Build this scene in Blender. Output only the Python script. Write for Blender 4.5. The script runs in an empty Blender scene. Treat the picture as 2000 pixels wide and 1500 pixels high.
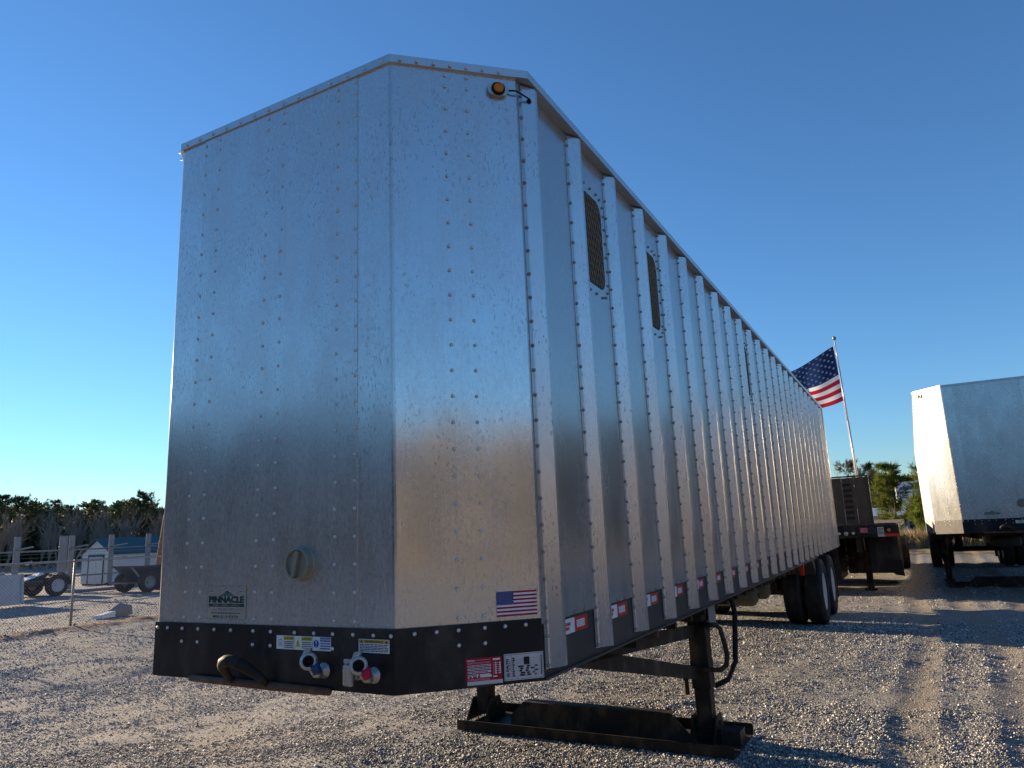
import bpy, bmesh, math, random
import numpy as np
from mathutils import Vector, Matrix

random.seed(7)
rng = np.random.default_rng(7)
R = math.radians
scene = bpy.context.scene
COL = scene.collection

# ------------------------------------------------------------------ camera
cam_d = bpy.data.cameras.new('camera')
cam = bpy.data.objects.new('camera', cam_d)
COL.objects.link(cam)
scene.camera = cam
CAM = Vector((2.7911, -2.5655, 1.7389))
YAW, PITCH, ROLL = -0.4958, 0.2016, -0.0427
_f = Vector((math.sin(YAW) * math.cos(PITCH), math.cos(YAW) * math.cos(PITCH), math.sin(PITCH)))
_r = Vector((math.cos(YAW), -math.sin(YAW), 0))
_u = _r.cross(_f)
_r2 = _r * math.cos(ROLL) + _u * math.sin(ROLL)
_u2 = -_r * math.sin(ROLL) + _u * math.cos(ROLL)
cam.matrix_world = Matrix(((_r2.x, _u2.x, -_f.x, CAM.x), (_r2.y, _u2.y, -_f.y, CAM.y), (_r2.z, _u2.z, -_f.z, CAM.z), (0, 0, 0, 1)))
cam_d.sensor_fit = 'HORIZONTAL'
cam_d.sensor_width = 36.0
cam_d.lens = 1406.4 / 2000 * 36.0
cam_d.clip_start = 0.05
cam_d.clip_end = 12000

# ------------------------------------------------------------------ world, sun, exposure
SUN_EL = R(11.5)
SUN_TO = Vector((-1.0, 0.155, 0)).normalized()          # horizontal direction towards the sun
SUN_AZ = math.atan2(SUN_TO.x, SUN_TO.y)                 # clockwise from +Y
world = bpy.data.worlds.new('World')
scene.world = world
world.use_nodes = True
wn = world.node_tree
wn.nodes.clear()
sky = wn.nodes.new('ShaderNodeTexSky')
sky.sky_type = 'NISHITA'
sky.sun_disc = False
sky.sun_elevation = SUN_EL
sky.sun_rotation = SUN_AZ
sky.altitude = 1300
sky.air_density = 1.28
sky.dust_density = 0.0
sky.ozone_density = 5.8
bg = wn.nodes.new('ShaderNodeBackground')
bg.inputs['Strength'].default_value = 0.086
wo = wn.nodes.new('ShaderNodeOutputWorld')
wn.links.new(sky.outputs[0], bg.inputs['Color'])
wn.links.new(bg.outputs[0], wo.inputs['Surface'])

sun_d = bpy.data.lights.new('sun', 'SUN')
sun_d.energy = 5.0
sun_d.angle = R(0.55)
sun_d.color = (1.0, 0.78, 0.52)
sun = bpy.data.objects.new('sun', sun_d)
COL.objects.link(sun)
_to = Vector((SUN_TO.x * math.cos(SUN_EL), SUN_TO.y * math.cos(SUN_EL), math.sin(SUN_EL)))
sun.rotation_euler = _to.to_track_quat('Z', 'Y').to_euler()
sun.location = _to * 60

scene.view_settings.view_transform = 'Standard'
scene.view_settings.look = 'None'
scene.view_settings.exposure = 1.36
scene.view_settings.gamma = 1.0
scene.view_settings.use_curve_mapping = False
scene.render.engine = 'CYCLES'
scene.cycles.max_bounces = 6
scene.cycles.use_denoising = True

# ------------------------------------------------------------------ node material helpers
def new_mat(name):
    m = bpy.data.materials.new(name)
    m.use_nodes = True
    nt = m.node_tree
    b = nt.nodes['Principled BSDF']
    return m, nt, b

def N(nt, typ, **kw):
    n = nt.nodes.new(typ)
    for k, v in kw.items():
        if isinstance(v, (int, float, tuple)) and k in n.inputs:
            n.inputs[k].default_value = v
        else:
            setattr(n, k, v)
    return n

def noise(nt, vec, scale, detail=4.0, rough=0.55):
    n = nt.nodes.new('ShaderNodeTexNoise')
    n.inputs['Scale'].default_value = scale
    n.inputs['Detail'].default_value = detail
    n.inputs['Roughness'].default_value = rough
    if vec is not None:
        nt.links.new(vec, n.inputs['Vector'])
    return n.outputs['Fac']

def stretch(nt, vec, s):
    m = nt.nodes.new('ShaderNodeMapping')
    m.inputs['Scale'].default_value = s
    nt.links.new(vec, m.inputs['Vector'])
    return m.outputs['Vector']

def ramp(nt, fac, lo, hi, a=0.0, b=1.0):
    n = nt.nodes.new('ShaderNodeMapRange')
    n.interpolation_type = 'SMOOTHSTEP'
    n.inputs['From Min'].default_value = lo
    n.inputs['From Max'].default_value = hi
    n.inputs['To Min'].default_value = a
    n.inputs['To Max'].default_value = b
    nt.links.new(fac, n.inputs['Value'])
    return n.outputs['Result']

def mth(nt, op, a, b=None):
    n = nt.nodes.new('ShaderNodeMath')
    n.operation = op
    for i, v in enumerate((a, b)):
        if v is None:
            continue
        if isinstance(v, (int, float)):
            n.inputs[i].default_value = v
        else:
            nt.links.new(v, n.inputs[i])
    return n.outputs[0]

def mixc(nt, fac, a, b):
    n = nt.nodes.new('ShaderNodeMix')
    n.data_type = 'RGBA'
    if isinstance(fac, (int, float)):
        n.inputs[0].default_value = fac
    else:
        nt.links.new(fac, n.inputs[0])
    for i, v in ((6, a), (7, b)):
        if isinstance(v, tuple):
            n.inputs[i].default_value = (v[0], v[1], v[2], 1)
        else:
            nt.links.new(v, n.inputs[i])
    return n.outputs[2]

def bump(nt, b, h, strength, dist, prev=None):
    n = nt.nodes.new('ShaderNodeBump')
    n.inputs['Strength'].default_value = strength
    n.inputs['Distance'].default_value = dist
    nt.links.new(h, n.inputs['Height'])
    if prev is not None:
        nt.links.new(prev, n.inputs['Normal'])
    nt.links.new(n.outputs['Normal'], b.inputs['Normal'])
    return n.outputs['Normal']

def geo_pos(nt):
    return nt.nodes.new('ShaderNodeNewGeometry').outputs['Position']

def aluminium(name, base, rough, speck, drip, film, wave=0.0):
    """weathered brushed mill-finish sheet: metal with water spots, drip marks and an oxide film"""
    m, nt, b = new_mat(name)
    p = geo_pos(nt)
    brush = noise(nt, stretch(nt, p, (90, 90, 2.2)), 1.0, 3)
    cloud = noise(nt, p, 2.3, 4)
    cloud2 = noise(nt, stretch(nt, p, (1, 1, 0.45)), 6.0, 5, 0.6)
    s1 = noise(nt, stretch(nt, p, (1, 1, 0.42)), 85.0, 2, 0.5)
    vd = nt.nodes.new('ShaderNodeTexVoronoi')
    vd.inputs['Scale'].default_value = 48
    nt.links.new(stretch(nt, p, (1, 1, 0.55)), vd.inputs['Vector'])
    vs_ = nt.nodes.new('ShaderNodeSeparateColor')
    nt.links.new(vd.outputs['Color'], vs_.inputs[0])
    dots = mth(nt, 'MULTIPLY', ramp(nt, vd.outputs['Distance'], 0.14, 0.30, 1.0, 0.0), ramp(nt, vs_.outputs[0], 0.55, 0.95))
    s2 = noise(nt, stretch(nt, p, (1, 1, 0.32)), 15.0, 4, 0.65)
    area = ramp(nt, cloud, 0.33, 0.60)
    speckm = mth(nt, 'MULTIPLY', mth(nt, 'MAXIMUM', ramp(nt, s1, 0.60, 0.66), dots), area)
    blotch = mth(nt, 'MULTIPLY', ramp(nt, s2, 0.60, 0.74), ramp(nt, cloud2, 0.40, 0.62))
    dripm = mth(nt, 'MULTIPLY', ramp(nt, noise(nt, stretch(nt, p, (26, 26, 0.8)), 1.0, 3), 0.60, 0.76), ramp(nt, cloud2, 0.42, 0.62))
    filmm = mth(nt, 'MULTIPLY', ramp(nt, noise(nt, stretch(nt, p, (1, 1, 0.4)), 70.0, 3), 0.30, 0.65, 0.62, 0.92), ramp(nt, cloud2, 0.10, 0.75, 0.35, 1.0))
    dark = mth(nt, 'MAXIMUM', mth(nt, 'MULTIPLY', speckm, speck), mth(nt, 'MAXIMUM', mth(nt, 'MULTIPLY', blotch, speck * 0.6), mth(nt, 'MULTIPLY', dripm, drip)))
    orn = nt.nodes.new('ShaderNodeObjectInfo').outputs['Random']
    lum = mth(nt, 'ADD', mth(nt, 'ADD', 0.88, mth(nt, 'MULTIPLY', orn, 0.10)), mth(nt, 'MULTIPLY', brush, 0.14))
    hsv = nt.nodes.new('ShaderNodeHueSaturation')
    hsv.inputs['Color'].default_value = (*base, 1)
    nt.links.new(lum, hsv.inputs['Value'])
    c1 = mixc(nt, mth(nt, 'MULTIPLY', filmm, film), hsv.outputs[0], (0.52, 0.50, 0.475))
    c2 = mixc(nt, mth(nt, 'MULTIPLY', dark, 0.80), c1, (0.17, 0.165, 0.155))
    nt.links.new(c2, b.inputs['Base Color'])
    met = mth(nt, 'SUBTRACT', 1.0, mth(nt, 'MULTIPLY', mth(nt, 'MAXIMUM', dark, mth(nt, 'MULTIPLY', filmm, film)), 0.75))
    nt.links.new(met, b.inputs['Metallic'])
    rr = mth(nt, 'ADD', mth(nt, 'ADD', rough - 0.07, mth(nt, 'MULTIPLY', orn, 0.04)), mth(nt, 'ADD', mth(nt, 'MULTIPLY', brush, 0.06), mth(nt, 'MULTIPLY', mth(nt, 'MAXIMUM', dark, cloud2), 0.06)))
    nt.links.new(rr, b.inputs['Roughness'])
    n1 = bump(nt, b, brush, 0.12, 0.0012)
    if wave:
        bump(nt, b, noise(nt, stretch(nt, p, (1, 1, 0.5)), 2.0, 1), wave, 0.05, n1)
    return m

def paint(name, col, rough, dust=(0.25, 0.21, 0.17), dust_amt=0.25, metallic=0.0, scale=9.0, bumpy=0.05, spec=0.5):
    m, nt, b = new_mat(name)
    p = geo_pos(nt)
    n1 = noise(nt, stretch(nt, p, (1, 1, 0.5)), scale, 5, 0.6)
    n2 = noise(nt, p, scale * 9, 3)
    d = mth(nt, 'MULTIPLY', ramp(nt, n1, 0.42, 0.75), mth(nt, 'ADD', 0.5, mth(nt, 'MULTIPLY', n2, 0.8)))
    c = mixc(nt, mth(nt, 'MULTIPLY', d, dust_amt), col, dust)
    nt.links.new(c, b.inputs['Base Color'])
    nt.links.new(mth(nt, 'ADD', rough - 0.06, mth(nt, 'MULTIPLY', n1, 0.2)), b.inputs['Roughness'])
    b.inputs['Metallic'].default_value = metallic
    b.inputs['Specular IOR Level'].default_value = spec
    if bumpy:
        bump(nt, b, n2, bumpy, 0.004)
    return m

def flat(name, col, rough=0.5, metallic=0.0):
    return paint(name, col, rough, dust=(col[0] * 0.7, col[1] * 0.68, col[2] * 0.64), dust_amt=0.5, metallic=metallic, scale=14, bumpy=0.0, spec=0.18)

M = {}
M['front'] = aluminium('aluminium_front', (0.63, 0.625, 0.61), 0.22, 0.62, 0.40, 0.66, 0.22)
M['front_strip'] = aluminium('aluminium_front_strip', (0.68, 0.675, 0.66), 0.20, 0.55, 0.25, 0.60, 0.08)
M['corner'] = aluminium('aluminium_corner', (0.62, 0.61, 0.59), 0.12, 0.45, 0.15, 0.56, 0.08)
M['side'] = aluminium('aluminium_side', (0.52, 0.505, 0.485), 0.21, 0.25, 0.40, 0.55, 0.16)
M['post'] = aluminium('aluminium_post', (0.56, 0.545, 0.53), 0.25, 0.60, 0.40, 0.40)
M['cap'] = aluminium('aluminium_cap', (0.58, 0.58, 0.58), 0.40, 0.20, 0.20, 0.25)
M['rivet'] = aluminium('aluminium_rivet', (0.70, 0.70, 0.70), 0.36, 0.2, 0.0, 0.75)
M['rivet_dark'] = paint('rivet_dark_reflection', (0.27, 0.26, 0.25), 0.45, metallic=0.7)  # dark tone stands for the dark ground these rivets reflect
M['black'] = paint('black_paint', (0.008, 0.008, 0.0095), 0.40, dust=(0.11, 0.088, 0.068), dust_amt=0.48, scale=4, spec=0.25)
M['rail'] = paint('grey_rail_paint', (0.040, 0.039, 0.038), 0.45, dust=(0.13, 0.10, 0.075), dust_amt=0.4, scale=4, spec=0.25)
M['steel'] = paint('dirty_black_steel', (0.022, 0.018, 0.014), 0.60, dust=(0.15, 0.095, 0.055), dust_amt=0.75, scale=7, bumpy=0.2, spec=0.2)
M['rusty'] = paint('rusty_steel', (0.10, 0.05, 0.028), 0.75, dust=(0.26, 0.12, 0.055), dust_amt=0.8, scale=16, bumpy=0.35)
M['galv'] = paint('galvanised_steel', (0.26, 0.265, 0.27), 0.5, dust=(0.16, 0.15, 0.14), dust_amt=0.5, metallic=0.5)
M['wire'] = paint('weathered_wire', (0.20, 0.205, 0.21), 0.5, metallic=0.4, dust_amt=0.3)
M['castalu'] = paint('cast_aluminium', (0.45, 0.44, 0.41), 0.42, dust=(0.22, 0.20, 0.16), dust_amt=0.6, metallic=0.8, scale=30)
M['knob'] = paint('khaki_cap', (0.26, 0.25, 0.19), 0.42, dust=(0.16, 0.15, 0.11), dust_amt=0.4, metallic=0.3, scale=20)
M['tyre'] = paint('tyre_rubber', (0.020, 0.019, 0.019), 0.75, dust=(0.10, 0.08, 0.06), dust_amt=0.55, scale=8, bumpy=0.2, spec=0.2)
M['rim'] = paint('white_rim', (0.50, 0.50, 0.51), 0.35, dust=(0.28, 0.24, 0.19), dust_amt=0.5, scale=8)
M['rubber'] = flat('black_rubber', (0.012, 0.012, 0.012), 0.6)
M['dark'] = flat('interior_dark', (0.03, 0.03, 0.03), 0.9)
M['mesh'] = paint('expanded_metal', (0.38, 0.29, 0.19), 0.5, metallic=0.5, dust_amt=0.4, scale=20)
M['amber'] = flat('amber_lens', (0.62, 0.19, 0.015), 0.25)
M['redlens'] = flat('red_lens', (0.45, 0.02, 0.015), 0.25)
M['white'] = flat('white_print', (0.72, 0.72, 0.72), 0.45)
M['silver'] = flat('silver_print', (0.50, 0.50, 0.51), 0.4, 0.3)
M['ink'] = flat('black_print', (0.015, 0.015, 0.018), 0.5)
M['red'] = flat('red_print', (0.38, 0.012, 0.03), 0.45)
M['tape_red'] = flat('red_reflective_tape', (0.55, 0.05, 0.03), 0.4)
M['navy'] = flat('navy_print', (0.012, 0.022, 0.16), 0.45)
M['noticeblue'] = flat('notice_blue_print', (0.03, 0.06, 0.30), 0.45)
M['yellow'] = flat('caution_yellow_print', (0.55, 0.50, 0.08), 0.45)
M['orange'] = flat('warning_orange_print', (0.62, 0.33, 0.08), 0.45)
M['green'] = flat('dark_green_print', (0.008, 0.045, 0.040), 0.45)
M['greenlite'] = flat('faded_green_print', (0.09, 0.13, 0.135), 0.45)
M['sticker'] = aluminium('clear_sticker', (0.58, 0.60, 0.59), 0.20, 0.0, 0.0, 0.45)
M['blueglad'] = flat('blue_gladhand_paint', (0.03, 0.06, 0.14), 0.4)
M['redglad'] = flat('red_gladhand_paint', (0.42, 0.02, 0.045), 0.4)
M['tan_lens'] = flat('tan_tank', (0.10, 0.085, 0.06), 0.5)

# ------------------------------------------------------------------ mesh builder
class MB:
    def __init__(s):
        s.v, s.f, s.m, s.mats = [], [], [], []
    def mi(s, mat):
        if mat not in s.mats:
            s.mats.append(mat)
        return s.mats.index(mat)
    def add(s, verts, faces, mat):
        o = len(s.v)
        s.v += [tuple(v) for v in verts]
        k = s.mi(mat)
        for f in faces:
            s.f.append([i + o for i in f])
            s.m.append(k)
        return s
    def box(s, x0, x1, y0, y1, z0, z1, mat):
        v = [(x0, y0, z0), (x1, y0, z0), (x1, y1, z0), (x0, y1, z0), (x0, y0, z1), (x1, y0, z1), (x1, y1, z1), (x0, y1, z1)]
        return s.add(v, [(0, 3, 2, 1), (4, 5, 6, 7), (0, 1, 5, 4), (1, 2, 6, 5), (2, 3, 7, 6), (3, 0, 4, 7)], mat)
    def prism(s, pts, z0, z1, mat, cap=True):
        n = len(pts)
        v = [(p[0], p[1], z0) for p in pts] + [(p[0], p[1], z1) for p in pts]
        f = [(i, (i + 1) % n, n + (i + 1) % n, n + i) for i in range(n)]
        if cap:
            f += [tuple(range(n - 1, -1, -1)), tuple(range(n, 2 * n))]
        return s.add(v, f, mat)
    def beam(s, a, b, w, h, mat, up=(0, 0, 1)):
        a, b = Vector(a), Vector(b)
        d = (b - a).normalized()
        u = Vector(up)
        if abs(d.dot(u)) > 0.98:
            u = Vector((0, 1, 0))
        r = d.cross(u).normalized()
        u = r.cross(d).normalized()
        v = []
        for p in (a, b):
            for sx, sz in ((-1, -1), (1, -1), (1, 1), (-1, 1)):
                v.append(p + r * (w / 2 * sx) + u * (h / 2 * sz))
        return s.add(v, [(0, 1, 2, 3), (7, 6, 5, 4), (0, 4, 5, 1), (1, 5, 6, 2), (2, 6, 7, 3), (3, 7, 4, 0)], mat)
    def tube(s, pts, rad, mat, n=8, cap=True):
        pts = [Vector(p) for p in pts]
        if isinstance(rad, (int, float)):
            rad = [rad] * len(pts)
        v, f = [], []
        prev = None
        for i, p in enumerate(pts):
            d = (pts[min(i + 1, len(pts) - 1)] - pts[max(i - 1, 0)]).normalized()
            if prev is None:
                t = Vector((0, 0, 1)) if abs(d.z) < 0.9 else Vector((1, 0, 0))
                r = d.cross(t).normalized()
            else:
                r = (prev - d * prev.dot(d)).normalized()
            prev = r
            q = d.cross(r)
            for k in range(n):
                a = 2 * math.pi * k / n
                v.append(p + r * (rad[i] * math.cos(a)) + q * (rad[i] * math.sin(a)))
        for i in range(len(pts) - 1):
            for k in range(n):
                k2 = (k + 1) % n
                f.append((i * n + k, i * n + k2, (i + 1) * n + k2, (i + 1) * n + k))
        if cap:
            f.append(tuple(range(n - 1, -1, -1)))
            o = (len(pts) - 1) * n
            f.append(tuple(range(o, o + n)))
        return s.add(v, f, mat)
    def lathe(s, c, axis, prof, mat, n=20, cap=True):
        """prof: list of (radius, offset along axis)"""
        c, ax = Vector(c), Vector(axis).normalized()
        t = Vector((0, 0, 1)) if abs(ax.z) < 0.9 else Vector((1, 0, 0))
        r = ax.cross(t).normalized()
        q = ax.cross(r)
        v, f = [], []
        for rr, o in prof:
            for k in range(n):
                a = 2 * math.pi * k / n
                v.append(c + ax * o + r * (rr * math.cos(a)) + q * (rr * math.sin(a)))
        for i in range(len(prof) - 1):
            for k in range(n):
                k2 = (k + 1) % n
                f.append((i * n + k, (i + 1) * n + k, (i + 1) * n + k2, i * n + k2))
        if cap and prof[0][0] > 1e-6:
            f.append(tuple(range(n)))
        if cap and prof[-1][0] > 1e-6:
            o = (len(prof) - 1) * n
            f.append(tuple(range(o + n - 1, o - 1, -1)))
        return s.add(v, f, mat)
    def dome(s, c, nrm, rad, h, mat, n=8):
        return s.lathe(c, nrm, [(rad * 1.0, 0.0), (rad * 0.97, h * 0.35), (rad * 0.72, h * 0.78), (rad * 0.3, h * 0.98), (0.0001, h)], mat, n)
    def build(s, name, parent=None, smooth=False, bevel=0.0, kind=None):
        me = bpy.data.meshes.new(name)
        me.from_pydata(s.v, [], s.f)
        for mt in s.mats:
            me.materials.append(mt)
        me.polygons.foreach_set('material_index', s.m)
        if smooth:
            me.polygons.foreach_set('use_smooth', [True] * len(s.f))
        me.update()
        if bevel:
            bm = bmesh.new()
            bm.from_mesh(me)
            bmesh.ops.remove_doubles(bm, verts=bm.verts, dist=1e-5)
            bmesh.ops.recalc_face_normals(bm, faces=bm.faces)
            ed = [e for e in bm.edges if len(e.link_faces) == 2 and e.calc_face_angle(0) > 0.6]
            bmesh.ops.bevel(bm, geom=ed, offset=bevel, segments=2, affect='EDGES', profile=0.6)
            bm.to_mesh(me)
            bm.free()
        o = bpy.data.objects.new(name, me)
        COL.objects.link(o)
        if parent is not None:
            o.parent = parent
        if kind:
            o['kind'] = kind
        return o

def from_arrays(name, V, F, mat, parent=None, kind=None, smooth=False):
    """V (n,3), F (m,k) numpy arrays -> mesh object"""
    me = bpy.data.meshes.new(name)
    k = F.shape[1]
    me.vertices.add(len(V))
    me.vertices.foreach_set('co', np.ascontiguousarray(V, dtype=np.float32).ravel())
    me.loops.add(F.size)
    me.loops.foreach_set('vertex_index', np.ascontiguousarray(F, dtype=np.int32).ravel())
    me.polygons.add(len(F))
    me.polygons.foreach_set('loop_start', np.arange(0, F.size, k, dtype=np.int32))
    if smooth:
        me.polygons.foreach_set('use_smooth', np.ones(len(F), dtype=bool))
    me.update(calc_edges=True)
    me.materials.append(mat)
    o = bpy.data.objects.new(name, me)
    COL.objects.link(o)
    if parent is not None:
        o.parent = parent
    if kind:
        o['kind'] = kind
    return o

def tag(o, label, cat, group=None, kind=None):
    o['label'] = label
    o['category'] = cat
    if group:
        o['group'] = group
    if kind:
        o['kind'] = kind
    return o

def thing(name, loc=(0, 0, 0), rz=0.0):
    o = bpy.data.objects.new(name, None)
    COL.objects.link(o)
    o.location = loc
    o.rotation_euler = (0, 0, rz)
    o.empty_display_size = 0.2
    return o

def copy_tree(o, parent=None, skip=()):
    c = o.copy()
    COL.objects.link(c)
    c.parent = parent
    for ch in list(o.children):
        if ch.name.split('.')[0] in skip:
            continue
        copy_tree(ch, c, skip)
    return c

def structure(o):
    o['kind'] = 'structure'
    return o

# text as mesh data
_tc = {}
def text_mesh(s, bold=0.0):
    key = (s, bold)
    if key in _tc:
        return _tc[key]
    cu = bpy.data.curves.new('lettering', 'FONT')
    cu.body = s
    cu.offset = bold
    cu.resolution_u = 2
    ob = bpy.data.objects.new('lettering', cu)
    COL.objects.link(ob)
    bpy.context.view_layer.update()
    me = ob.evaluated_get(bpy.context.evaluated_depsgraph_get()).to_mesh()
    v = [tuple(x.co) for x in me.vertices]
    f = [list(p.vertices) for p in me.polygons]
    bpy.data.objects.remove(ob)
    bpy.data.curves.remove(cu)
    xs = [a[0] for a in v]
    ys = [a[1] for a in v]
    _tc[key] = (v, f, min(xs), max(xs), min(ys), max(ys))
    return _tc[key]

class Print:
    """flat print laid on a surface: origin, right, up; layers stand 0.5 mm apart"""
    def __init__(s, org, right, up, base=0.0012):
        s.o, s.r, s.u = Vector(org), Vector(right).normalized(), Vector(up).normalized()
        s.n = s.r.cross(s.u)
        s.base = base
        s.mb = MB()
    def P(s, x, y, l):
        return s.o + s.r * x + s.u * y + s.n * (s.base + 0.0005 * l)
    def rect(s, x0, y0, x1, y1, mat, l=0):
        s.mb.add([s.P(x0, y0, l), s.P(x1, y0, l), s.P(x1, y1, l), s.P(x0, y1, l)], [(0, 1, 2, 3)], mat)
    def poly(s, pts, mat, l=0):
        s.mb.add([s.P(x, y, l) for x, y in pts], [tuple(range(len(pts)))], mat)
    def disc(s, x, y, r, mat, l=0, n=18):
        s.poly([(x + r * math.cos(2 * math.pi * k / n), y + r * math.sin(2 * math.pi * k / n)) for k in range(n)], mat, l)
    def text(s, t, x0, y0, x1, y1, mat, l=1, bold=0.0, rot=False):
        v, f, a, b, c, d = text_mesh(t, bold)
        out = []
        for p in v:
            uu, vv = (p[0] - a) / (b - a), (p[1] - c) / (d - c)
            if rot:
                uu, vv = 1 - vv, uu
            out.append(s.P(x0 + (x1 - x0) * uu, y0 + (y1 - y0) * vv, l))
        s.mb.add(out, f, mat)
    def lines(s, x0, y0, x1, y1, n, mat, l=1, duty=0.55, seed=1, words=True):
        rr = random.Random(seed)
        h = (y1 - y0) / n
        for i in range(n):
            y = y1 - (i + 1) * h + h * (1 - duty) / 2
            x = x0
            end = x1 - (x1 - x0) * rr.random() * 0.15
            while x < end:
                w = (x1 - x0) * rr.uniform(0.06, 0.22) if words else (x1 - x0)
                s.rect(x, y, min(x + w, x1), y + h * duty, mat, l)
                x += w + (x1 - x0) * 0.02
    def star(s, x, y, r, mat, l=2):
        s.poly([(x + (r if k % 2 == 0 else r * 0.40) * math.sin(math.pi * k / 5), y + (r if k % 2 == 0 else r * 0.40) * math.cos(math.pi * k / 5)) for k in range(10)], mat, l)
    def build(s, name, parent):
        return s.mb.build(name, parent)

# value noise in numpy
def vnoise(x, y, seed=0):
    xi, yi = np.floor(x).astype(np.int64), np.floor(y).astype(np.int64)
    xf, yf = x - xi, y - yi
    def h(a, b):
        n = (a * 374761393 + b * 668265263 + seed * 1442695041) & 0x7fffffff
        n = ((n ^ (n >> 13)) * 1274126177) & 0x7fffffff
        return ((n ^ (n >> 16)) & 0xffff) / 65535.0
    sx, sy = xf * xf * (3 - 2 * xf), yf * yf * (3 - 2 * yf)
    a = h(xi, yi) * (1 - sx) + h(xi + 1, yi) * sx
    b = h(xi, yi + 1) * (1 - sx) + h(xi + 1, yi + 1) * sx
    return a * (1 - sy) + b * sy

def sstep(a, b, x):
    t = np.clip((x - a) / (b - a), 0, 1)
    return t * t * (3 - 2 * t)

def fence_x(y):
    return -14.27 + 0.06 * (y - 7.5)

def H(x, y):
    """ground height"""
    x = np.asarray(x, dtype=float)
    y = np.asarray(y, dtype=float)
    z = 0.045 * (vnoise(x * 0.45 + 3, y * 0.45, 1) - 0.5) + 0.024 * (vnoise(x * 1.5, y * 1.1 + 9, 2) - 0.5)
    z += 0.018 * (vnoise(x * 4.2, y * 3.2, 3) - 0.5) + 0.012 * (vnoise(x * 10.0, y * 9.0, 4) - 0.5)
    # wheel ruts in the lane on the right
    for x0, w, dep, a in ((2.62, 0.13, 0.011, 0.10), (3.42, 0.15, 0.014, 0.12), (4.4, 0.2, 0.016, 0.08)):
        c = x0 + a * np.sin(y * 0.5 + x0)
        d = (x - c) / w
        z += -dep * np.exp(-d * d) + dep * 0.8 * np.exp(-((np.abs(d) - 1.7) / 0.6) ** 2)
        z += 0.004 * np.exp(-d * d) * np.sign(np.sin(y * 24 + d * 2.0)) * (vnoise(x * 0.6, y * 0.5, 17) > 0.5)
    # ruts sweeping in at the left front
    for k in range(4):
        c = 5.2 + k * 1.5 + 0.10 * x
        d = (y - c) / 0.2
        z += 0.022 * np.exp(-d * d) * sstep(-1, -4, x)
    z -= 0.012
    # keep the footprints of wheels and skid level
    for (cx, cy, rx, ry) in ((0.15, 3.55, 1.6, 0.7), (1.0, 11.6, 0.8, 1.7), (-1.0, 11.6, 0.8, 1.7)):
        w = np.exp(-(((x - cx) / rx) ** 4 + ((y - cy) / ry) ** 4))
        z = z * (1 - w) + (-0.004) * w
    fade = sstep(60, 30, np.hypot(x, y - 6))
    z = z * fade
    # low clay ridge under the fence
    d = (x - fence_x(y) - 0.15) / 0.5
    z = z + 0.07 * np.exp(-d * d) * (0.6 + 0.8 * vnoise(x * 2, y * 2, 8)) * sstep(90, 40, np.abs(y - 8))
    # grass bank beyond the second row
    z = z + 0.55 * sstep(31.5, 37, y) * sstep(-8, -2, x) * sstep(40, 25, x) * (0.7 + 0.6 * vnoise(x * 0.6, y * 0.6, 11))
    return z

# ------------------------------------------------------------------ ground
def axis(lo, hi, step, far, grow=1.28):
    a = list(np.arange(lo, hi + 1e-6, step))
    s, v = step, hi
    while v < far:
        s *= grow
        v += s
        a.append(v)
    s, v = step, lo
    while v > -far:
        s *= grow
        v -= s
        a.insert(0, v)
    return np.array(a)

gx = axis(-17.5, 6.5, 0.065, 4500)
gy = axis(0.0, 19.0, 0.065, 4500)
X, Y = np.meshgrid(gx, gy)
Z = H(X, Y)
V = np.stack([X.ravel(), Y.ravel(), Z.ravel()], 1)
nx, ny = len(gx), len(gy)
I = (np.arange(ny - 1)[:, None] * nx + np.arange(nx - 1)[None, :]).ravel()
F = np.stack([I, I + 1, I + nx + 1, I + nx], 1)

gm, nt, b = new_mat('gravel_ground')
p = geo_pos(nt)
big = noise(nt, p, 0.35, 5, 0.6)
mid = noise(nt, stretch(nt, p, (1, 1.3, 1)), 1.9, 4, 0.6)
vor = nt.nodes.new('ShaderNodeTexVoronoi')
vor.inputs['Scale'].default_value = 52
nt.links.new(p, vor.inputs['Vector'])
vor2 = nt.nodes.new('ShaderNodeTexVoronoi')
vor2.inputs['Scale'].default_value = 120
nt.links.new(p, vor2.inputs['Vector'])
sep = nt.nodes.new('ShaderNodeSeparateColor')
nt.links.new(vor.outputs['Color'], sep.inputs[0])
sep2 = nt.nodes.new('ShaderNodeSeparateColor')
nt.links.new(vor2.outputs['Color'], sep2.inputs[0])
val = mth(nt, 'ADD', mth(nt, 'MULTIPLY', sep.outputs[0], 0.6), mth(nt, 'MULTIPLY', sep2.outputs[0], 0.4))
stone = mixc(nt, ramp(nt, val, 0.1, 0.95), (0.07, 0.07, 0.075), (0.42, 0.41, 0.385))
fines = mixc(nt, noise(nt, p, 12, 4), (0.22, 0.20, 0.17), (0.36, 0.325, 0.27))
cov = ramp(nt, mth(nt, 'ADD', mth(nt, 'MULTIPLY', big, 0.5), mth(nt, 'MULTIPLY', mid, 0.5)), 0.44, 0.58)
cov = mth(nt, 'MULTIPLY', cov, mth(nt, 'ADD', 0.45, mth(nt, 'MULTIPLY', sep.outputs[1], 0.55)))
base = mixc(nt, cov, stone, fines)
sx = nt.nodes.new('ShaderNodeSeparateXYZ')
nt.links.new(p, sx.inputs[0])
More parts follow.
